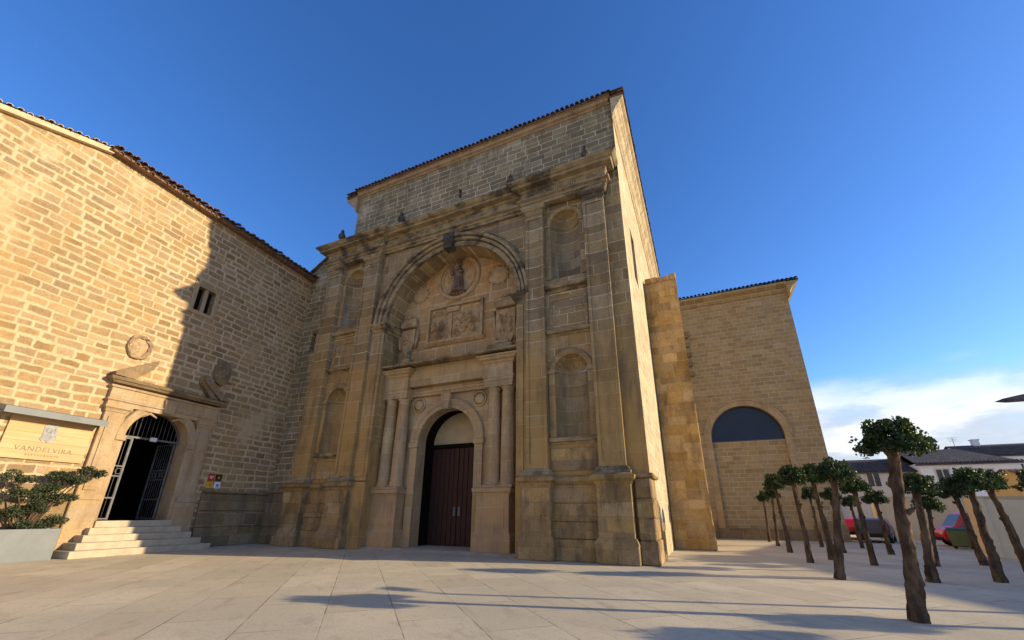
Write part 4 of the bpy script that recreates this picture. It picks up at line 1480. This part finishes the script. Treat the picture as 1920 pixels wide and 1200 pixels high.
q.box(WCX + WR + .5, AX1 + .06, AY - .12, AY + .01, 0, 1.0)
q.box(WCX - WR - .5, WCX + WR + .5, AY - .06, AY + .29, 0, .7)
q.v = ax(q); q.build('plinth', M['plinth'], annex)
for k_ in range(5):
    q = MB()
    z = 12.2 + k_ * .85
    q.rbox(.25, .55, AY - .25, AY + .02, z, z + .38, .03)
    q.v = ax(q); q.build('toothing_stone', M['plinth'], annex)

# ================================================================== trees
TR = []
for k_ in range(4):
    rg = random.Random(40 + k_)
    mb = MB()
    H = 2.62
    n_ = 44
    ph = rg.random() * 6
    NS = 26
    vs, fs = [], []
    for i in range(n_ + 1):
        t_ = i / n_
        cx = .04 * math.sin(ph + t_ * 3.0) * t_ + .02 * math.sin(ph * 2 + t_ * 9) * t_
        cy = .04 * math.cos(ph * 1.3 + t_ * 2.6) * t_
        r0 = .142 + .062 * math.exp(-t_ * 5) - .035 * t_ + .03 * max(0, t_ - .88) / .12
        for j in range(NS):
            a_ = 2 * PI * j / NS
            ca, sa = math.cos(a_), math.sin(a_)
            nz = noise.noise(Vector((ca * 1.5 + k_ * 9, sa * 1.5, t_ * 5.0)))
            nf = noise.noise(Vector((ca * 4.5 + k_ * 9, sa * 4.5, t_ * 9.0)))
            nr = abs(noise.noise(Vector((ca * 8 + k_ * 5, sa * 8, t_ * 16.0))))
            r_ = r0 * (1 + .26 * nz + .22 * nf - .42 * nr + .10)
            vs.append((cx + r_ * ca, cy + r_ * sa, t_ * H))
    for i in range(n_):
        for j in range(NS):
            a_, b_ = i * NS + j, i * NS + (j + 1) % NS
            fs.append((a_, b_, b_ + NS, a_ + NS))
    fs.append(tuple(range(n_ * NS, (n_ + 1) * NS)))
    knots = [(rg.uniform(.12, .95), rg.uniform(0, 2 * PI), rg.uniform(.025, .055)) for _ in range(16)]
    for i in range(len(vs)):
        x_, y_, z_ = vs[i]
        t_ = z_ / H
        a_ = math.atan2(y_, x_)
        for kt, ka, kr in knots:
            da = math.atan2(math.sin(a_ - ka), math.cos(a_ - ka)) * .14
            q_ = (da * da + ((t_ - kt) * H) ** 2) / (.055 ** 2)
            if q_ < 6:
                e_ = kr * math.exp(-q_)
                x_ += math.cos(a_) * e_
                y_ += math.sin(a_) * e_
        vs[i] = (x_, y_, z_)
    mb.add(vs, fs, True)
    for _ in range(3):             # sawn stubs of old limbs
        za, an = rg.uniform(1.5, 2.35), rg.uniform(0, 2 * PI)
        d_ = Vector((math.cos(an), math.sin(an), .5)).normalized()
        p_ = Vector((0, 0, za)) + Vector((d_.x, d_.y, 0)) * .08
        mb.tube([p_, p_ + d_ * .1, p_ + d_ * .17], [.055, .045, .043], 8)
    topc = Vector((cx, cy, H - .06))
    tips = []
    for j in range(8):
        an = 2 * PI * j / 8 + rg.random() * .6
        L = rg.uniform(.28, .46)
        tip = topc + Vector((math.cos(an) * L, math.sin(an) * L, rg.uniform(.08, .34)))
        mid = topc.lerp(tip, .5) + Vector((0, 0, .03))
        mb.tube([topc - Vector((0, 0, .10)), mid, tip], [.06, .04, .02], 6)
        tips.append(tip)
    tm = mb.build('trunk', M['bark'])
    cm_ = MB()
    cc = topc + Vector((0, 0, .16))
    for j in range(46):            # leaf clumps through a low dome, denser at its skin
        an = rg.random() * 2 * PI
        el = math.asin(rg.uniform(-.25, 1.0))
        rr = rg.uniform(.55, 1.0) * rg.uniform(.9, 1.1)
        q = cc + Vector((math.cos(an) * math.cos(el) * .56 * rr, math.sin(an) * math.cos(el) * .56 * rr, math.sin(el) * .46 * rr))
        leaf_cloud(cm_, q, (.17, .17, .14), 84, .068, rg, hollow=.1)
    for j in range(14):            # stray shoots past the outline
        an = rg.random() * 2 * PI
        el = math.asin(rg.uniform(-.3, 1.0))
        q = cc + Vector((math.cos(an) * math.cos(el) * .63, math.sin(an) * math.cos(el) * .63, math.sin(el) * .50))
        leaf_cloud(cm_, q, (.08, .08, .07), 12, .07, rg, hollow=.0)
    cr = cm_.build('crown', M['leaf'], fix=False)
    TR.append((tm.data, cr.data))
    bpy.data.objects.remove(tm)
    bpy.data.objects.remove(cr)

trees = [  # x, y, height of the crown's top, girth scale, lean to the right (m), label
    (2.90, 9.66, 3.42, 1.12, .46, 'largest thick-trunked pollarded tree standing in the right foreground'),
    (2.98, 14.70, 3.24, 1.0, .60, 'pollarded tree with an upright trunk crossing in front of a leaning one, before the wing'),
    (3.15, 19.2, 3.43, .95, .0, 'pollarded tree third along the row nearest the church'),
    (3.21, 23.8, 3.5, .92, -.08, 'pollarded tree fourth along the row nearest the church, in front of the arched window'),
    (3.30, 28.3, 3.2, .80, .25, 'slender pollarded tree fifth along the row nearest the church'),
    (3.36, 32.4, 3.1, .74, .15, 'farthest small pollarded tree of the row nearest the church'),
    (4.15, 20.8, 3.6, 1.1, -.04, 'wide-crowned pollarded tree whose leaning trunk passes behind the upright one'),
    (5.36, 28.6, 3.13, .78, -.02, 'small dark pollarded tree against the foot of the wing wall'),
    (5.44, 24.8, 2.91, .8, .05, 'thin pollarded tree near the right corner of the wing'),
    (5.01, 19.3, 3.02, .95, -.02, 'pollarded tree in front of the grey parked car'),
    (7.16, 28.8, 2.65, .8, -.03, 'short pollarded tree left of the grey parked car'),
    (7.16, 24.9, 2.72, .95, -.05, 'short bushy pollarded tree in front of the grey car and beige house'),
    (5.08, 15.25, 2.80, 1.05, .36, 'pollarded tree just right of the foreground trunk'),
    (6.89, 20.0, 2.35, .8, .34, 'lowest pollarded tree, left of the red van'),
    (8.60, 21.2, 2.9, 1.0, -.2, 'pollarded tree in front of the red van'),
    (6.74, 16.1, 2.9, 1.05, .04, 'dark-trunked pollarded tree in front of the waste bins'),
    (8.32, 18.2, 3.05, 1.05, -.26, 'pollarded tree leaning before the cream wall, with a sunlit crown'),
    (10.3, 20.0, 3.15, 1.1, -.2, 'pollarded tree cut by the right edge of the picture'),
    (11.2, 11.9, 3.3, 1.1, .0, None), (9.3, 10.1, 3.2, 1.0, .0, None),
]
from mathutils import Quaternion
for i, (x, y, top, gs, ln, lab) in enumerate(trees):
    o = thing('pollarded_tree', lab or 'pollarded tree of the plaza grove standing beyond the right edge', 'tree', (x, y, 0), 0, 'pollarded trees on the plaza')
    tm, cm_ = TR[i % 4]
    dr = Vector((_r.x, _r.y, 0))
    o.rotation_mode = 'QUATERNION'
    o.rotation_quaternion = Quaternion(Vector((-dr.y, dr.x, 0)), math.atan2(ln, top - .45))
    hs_ = top / 3.24
    for nm, me in (('trunk', tm), ('crown', cm_)):
        c_ = bpy.data.objects.new(nm, me)
        COL.objects.link(c_)
        c_.parent = o
        c_.scale = (gs * .60, gs * .60, hs_) if nm == 'trunk' else (gs * .80, gs * .80, hs_)
        c_.rotation_euler = (0, 0, i * 1.7)

# ================================================================== vehicles, bins, lamp


def vehicle(name, lab, cat, loc, rz, paint, L=4.1, W=1.72, H=1.75, kind='van', group=None):
    o = thing(name, lab, cat, loc, rz, group)
    if kind == 'van':
        sil = [(-L / 2, .35), (-L / 2, 1.0), (-L / 2 + .06, H - .12), (-L / 2 + .3, H), (.55, H), (.95, H - .1), (1.45, 1.08), (1.98, .92), (L / 2, .72), (L / 2, .35)]
        wins = [[(-1.75, 1.08), (-1.72, H - .2), (-.55, H - .17), (-.55, 1.08)], [(-.42, 1.08), (-.42, H - .17), (.55, H - .17), (.86, H - .24), (1.28, 1.08)]]
        ws = [(.98, H - .14), (1.42, 1.1)]
    else:
        sil = [(-L / 2, .32), (-L / 2, .85), (-L / 2 + .15, .98), (-L / 2 + .55, H - .1), (-L / 2 + .9, H), (.2, H), (.55, H - .08), (1.2, .95), (1.85, .80), (L / 2, .62), (L / 2, .32)]
        wins = [[(-1.38, .98), (-1.12, H - .14), (-.35, H - .1), (-.35, .98)], [(-.24, .98), (-.24, H - .1), (.2, H - .1), (.48, H - .16), (1.02, .98)]]
        ws = [(.58, H - .12), (1.18, .97)]
    b = MB()
    n_ = len(sil)
    hw = W / 2
    inset = lambda z: hw - (.14 * max(0, (z - 1.0)) / (H - 1.0) if z > 1.0 else 0)
    vs = [(x, -inset(z), z) for x, z in sil] + [(x, inset(z), z) for x, z in sil]
    fs = [tuple(range(n_)), tuple(range(2 * n_ - 1, n_ - 1, -1))] + [(i, (i + 1) % n_, (i + 1) % n_ + n_, i + n_) for i in range(n_)]
    b.add(vs, fs)
    body = b.build('body', M[paint], o)
    bv = body.modifiers.new('bevel', 'BEVEL')
    bv.width = .05
    bv.segments = 3
    for s in (-1, 1):
        for wn in wins:
            q = MB()
            q.add([(x, s * (inset(z) + .008), z) for x, z in wn] + [(x, s * (inset(z) - .02), z) for x, z in wn], [(0, 1, 2, 3), (7, 6, 5, 4)] + [(i, (i + 1) % 4, (i + 1) % 4 + 4, i + 4) for i in range(4)] if len(wn) == 4 else [tuple(range(5)), tuple(range(9, 4, -1))] + [(i, (i + 1) % 5, (i + 1) % 5 + 5, i + 5) for i in range(5)])
            q.build('side_window', M['winpane'], o)
    q = MB()
    (ax_, az_), (bx_, bz_) = ws
    q.add([(ax_ + .03, -inset(az_) + .1, az_), (ax_ + .03, inset(az_) - .1, az_), (bx_ + .03, inset(bz_) - .08, bz_), (bx_ + .03, -inset(bz_) + .08, bz_)], [(0, 1, 2, 3)])
    q.build('windscreen', M['winpane'], o)
    for s in (-1, 1):
        q = MB()
        q.rbox(L / 2 - .1, L / 2 + .015, s * (hw - .3) - .16, s * (hw - .3) + .16, .62, .76, .02)
        q.build('headlight', M['lampglass'], o)
        q = MB()
        q.rbox(-L / 2 - .015, -L / 2 + .06, s * (hw - .14) - .07, s * (hw - .14) + .07, .8, 1.1, .015)
        q.build('tail_light', M['plaque_red'], o)
    q = MB()
    q.rbox(L / 2 - .12, L / 2 + .05, -hw + .05, hw - .05, .32, .5, .03)
    q.build('bumper', M['rubber'], o)
    q = MB()
    q.rbox(-L / 2 - .05, -L / 2 + .1, -hw + .05, hw - .05, .34, .55, .03)
    q.build('bumper', M['rubber'], o)
    for s in (-1, 1):
        for x in (-L / 2 + .78, L / 2 - .78):
            q = MB()
            q.lathe(0, 0, [(.2, -.09), (.3, -.1), (.32, -.06), (.32, .06), (.3, .1), (.2, .09)], 20)
            q.v = [(x + vx, s * (hw - .08) + vz, .32 + vy) for vx, vy, vz in q.v]
            wl = q.build('wheel', M['rubber'], o)
            q = MB()
            q.lathe(0, 0, [(.02, -.105), (.19, -.1), (.2, -.08), (.2, .08), (.19, .1), (.02, .105)], 14)
            q.v = [(x + vx, s * (hw - .08) + vz, .32 + vy) for vx, vy, vz in q.v]
            q.build('rim', M['rim'], wl)
    return o


vehicle('parked_van', 'small red van parked beside the cream wall behind the waste bins', 'van', (14.1, 33.6, 0), PI, 'redpaint', 4.2, 1.75, 1.85, 'van')
vehicle('parked_car', 'dark grey car parked between the trees in front of the beige house', 'car', (10.0, 36.5, 0), R(70), 'darkpaint', 4.0, 1.72, 1.45, 'car')
vehicle('parked_car', 'dark red car parked at the corner of the stone wing', 'car', (9.4, 40.5, 0), R(80), 'redpaint', 4.0, 1.70, 1.45, 'car')


def bin_(loc, rz, mat, lab):
    o = thing('waste_bin', lab, 'bin', loc, rz, 'waste bins by the wall')
    q = MB()
    q.box(-.42, .42, -.36, .36, .14, .90, taper=-.05)
    q.build('body', M[mat], o)
    q = MB()
    q.prism_x([(-.43, .905), (.43, .905), (.43, .96), (.2, 1.04), (-.25, 1.04), (-.43, .96)], -.49, .49)
    q.build('lid', M['green'], o)
    for s in (-1, 1):
        for t in (-1, 1):
            q = MB()
            q.lathe(0, 0, [(.08, -.03), (.08, .03)], 12)
            q.v = [(s * .32 + vx, t * .28 + vz, .08 + vy) for vx, vy, vz in q.v]
            q.build('wheel', M['rubber'], o)


bin_((12.15, 31.3, 0), R(-20), 'olive', 'yellow-green waste bin in front of the red van')
bin_((12.55, 29.9, 0), R(-14), 'green', 'dark green waste bin beside the yellow-green one')

lamp = thing('street_lamp', 'dark flat-headed street lamp reaching in from the right edge against the clouds', 'street lamp', (7.9, 12.2, 0))
q = MB()
q.lathe(0, 0, [(.16, 0), (.16, .12), (.09, .2), (.075, 1.2), (.06, 4.05)], 14)
q.build('pole', M['darkpaint'], lamp)
q = MB()
q.tube([(0, 0, 3.98), (-.7, 0, 4.03), (-1.0, 0, 4.02)], [.04, .035, .03], 8)
q.build('arm', M['darkpaint'], lamp)
q = MB()
q.prism([(-1.78, 3.985), (-1.6, 3.95), (-.95, 3.95), (-.85, 3.99), (-.95, 4.05), (-1.45, 4.05)], -.16, .16)
q.build('lamp_head', M['darkpaint'], lamp)

# ================================================================== houses and walls beyond


def house(name, lab, x0, x1, y0, y1, ze, zr, wall, roof, wins, hip=0.0, chim=(), cat='house', band=None):
    ox, oy = (x0 + x1) / 2, y0
    o = thing(name, lab, cat, (ox, oy, 0))
    off = lambda mb: [(x - ox, y - oy, z) for x, y, z in mb.v]
    q = MB()
    q.box(x0, x1, y0, y1, 0, ze, skip='u')
    ym = (y0 + y1) / 2
    if hip == 0:
        q.add([(x0, y0, ze), (x0, y1, ze), (x0, ym, zr)], [(0, 1, 2)])
        q.add([(x1, y0, ze), (x1, y1, ze), (x1, ym, zr)], [(0, 1, 2)])
    q.v = off(q); q.build('wall', M[wall], o)
    q = MB()
    e = .35
    k = (zr - ze) / (ym - y0)
    zb = ze - e * k + .03
    hx = hip
    q.quad((x0 - e, y0 - e, zb), (x1 + e, y0 - e, zb), (x1 + e - hx, ym, zr + .03), (x0 - e + hx * .0, ym, zr + .03))
    q.quad((x1 + e, y1 + e, zb), (x0 - e, y1 + e, zb), (x0 - e, ym, zr + .03), (x1 + e - hx, ym, zr + .03))
    if hx:
        q.add([(x1 + e, y0 - e, zb), (x1 + e, y1 + e, zb), (x1 + e - hx, ym, zr + .03)], [(0, 1, 2)])
    q.box(x0 - e, x1 + e, y0 - e, y0 - .02, zb - .12, zb - .01)
    tiles(q, x0 - e, x1 + e, y0 - e - .08, zb, k, (ym - y0) * .9 if not hx else .5, .30, .09)
    q.v = off(q); rf_ = q.build('roof', M[roof], o)
    for cx, cz in chim:
        c = MB()
        c.box(cx - .3, cx + .3, ym - .3, ym + .3, zr - .4, cz)
        c.box(cx - .38, cx + .38, ym - .38, ym + .38, cz, cz + .12)
        c.v = off(c); c.build('chimney', M['white'], rf_)
    if chim or hip:
        c = MB()
        axx = (x0 + x1) / 2 + 1.2
        c.tube([(axx, ym, zr - .2), (axx, ym, zr + 1.3)], .025, 5)
        for zz, hl in ((1.25, .5), (1.05, .4), (.9, .3)):
            c.tube([(axx - hl, ym, zr + zz), (axx + hl, ym, zr + zz)], .018, 5)
        c.v = off(c); c.build('aerial', M['steel'], rf_)
    for (wx, wz, ww, wh) in wins:
        c = MB()
        c.box(wx - ww / 2, wx + ww / 2, y0 - .03, y0 + .02, wz - wh / 2, wz + wh / 2)
        c.v = off(c); wo_ = c.build('window', M['winpane'], o)
        c = MB()
        for a_, b_, c_, d_ in ((wx - ww / 2 - .12, wx - ww / 2, wz - wh / 2 - .12, wz + wh / 2 + .12), (wx + ww / 2, wx + ww / 2 + .12, wz - wh / 2 - .12, wz + wh / 2 + .12), (wx - ww / 2, wx + ww / 2, wz + wh / 2, wz + wh / 2 + .12), (wx - ww / 2, wx + ww / 2, wz - wh / 2 - .12, wz - wh / 2), (wx - .04, wx + .04, wz - wh / 2, wz + wh / 2)):
            c.box(a_, b_, y0 - .07, y0 + .01, c_, d_)
        c.v = off(c); c.build('frame', M['beige'], wo_)
    if band:
        c = MB()
        c.box(x0 - .02, x1 + .02, y0 - .06, y0 + .01, 0, band)
        c.v = off(c); c.build('plinth', M['beige'], o)
    return o


house('village_house', 'beige house with a low dark roof between the stone wing and the white house', 14.5, 21.4, 60, 68, 6.35, 8.0, 'beige', 'tile_dark', [(17.6, 5.4, 1.1, 1.4), (20.0, 5.3, 1.1, 1.5), (17.8, 2.4, 1.2, 2.0), (20.2, 2.4, 1.0, 2.0)], 0, (), band=1.0)
house('village_house', 'white house with a long dark hipped roof, left of the right edge', 21.5, 29.3, 59, 67, 6.95, 8.75, 'white', 'tile_dark', [(23.2, 5.4, 1.0, 1.7), (26.6, 5.5, 1.0, 1.3), (22.8, 2.2, 1.0, 2.0), (26.0, 2.2, 1.1, 1.6)], 3.2, (), band=1.0)
house('village_house', 'taller white house behind the hipped roof at the right edge', 29.0, 42, 66, 74, 8.3, 9.9, 'white', 'tile_dark', [(33, 6.5, 1, 1.4)], 0, ((31.5, 10.5),))
house('garden_shed', 'yellow outbuilding with a reddish tile roof behind the cream wall', 21.2, 27, 42, 47, 4.3, 5.0, 'yellow', 'tile', [(22.5, 3.2, .8, .9)], 0)
# house beyond the right edge whose shadow lies over the right of the plaza
hs2 = house('village_house', 'tall white house along the plaza side beyond the right edge of the picture', 27.6, 36, 16, 44, 6.6, 8.0, 'white', 'tile', [], 0)
q = MB()
q.box(27.7, 30.2, 27.3, 29.1, 5.0, 8.75)
q.v = [(x - 31.8, y - 16, z) for x, y, z in q.v]
q.build('roof_turret', M['white'], hs2)

# cream garden walls
def gwall(lab, pts, h, mat='cream', t=.3):
    x, y = pts[0]
    o = thing('garden_wall', lab, 'wall', (x, y, 0))
    for (a, b), (c, d) in zip(pts[:-1], pts[1:]):
        q = MB()
        dv_ = Vector((c - a, d - b)); L = dv_.length; dv_ /= L
        nv = Vector((-dv_.y, dv_.x)) * t
        def pt(s, k): return (a + dv_.x * s + nv.x * k - x, b + dv_.y * s + nv.y * k - y)
        for (z0, z1, k0, k1, nm, mt) in ((0, h, 0, 1, 'wall_panel', mat), (h, h + .1, -.15, 1.15, 'coping', 'verge')):
            q = MB()
            c4 = [pt(0, k0), pt(L, k0), pt(L, k1), pt(0, k1)]
            q.add([(u_, v_, z0) for u_, v_ in c4] + [(u_, v_, z1) for u_, v_ in c4], [(3, 2, 1, 0), (4, 5, 6, 7), (0, 1, 5, 4), (1, 2, 6, 5), (2, 3, 7, 6), (3, 0, 4, 7)])
            q.build(nm, M[mt], o)
    for k_ in range(1):
        q = MB()
        q.rbox(-.06, .42, -.06, .42, 0, h + .02, .02)
        q.build('pier', M[mat], o)
    return o


gwall('near cream rendered wall at the right edge with a stone coping', [(10.5, 25.2), (22, 25.2)], 2.32)
gwall('far cream rendered wall behind the red van', [(11.6, 41.0), (22, 41.0)], 2.85)
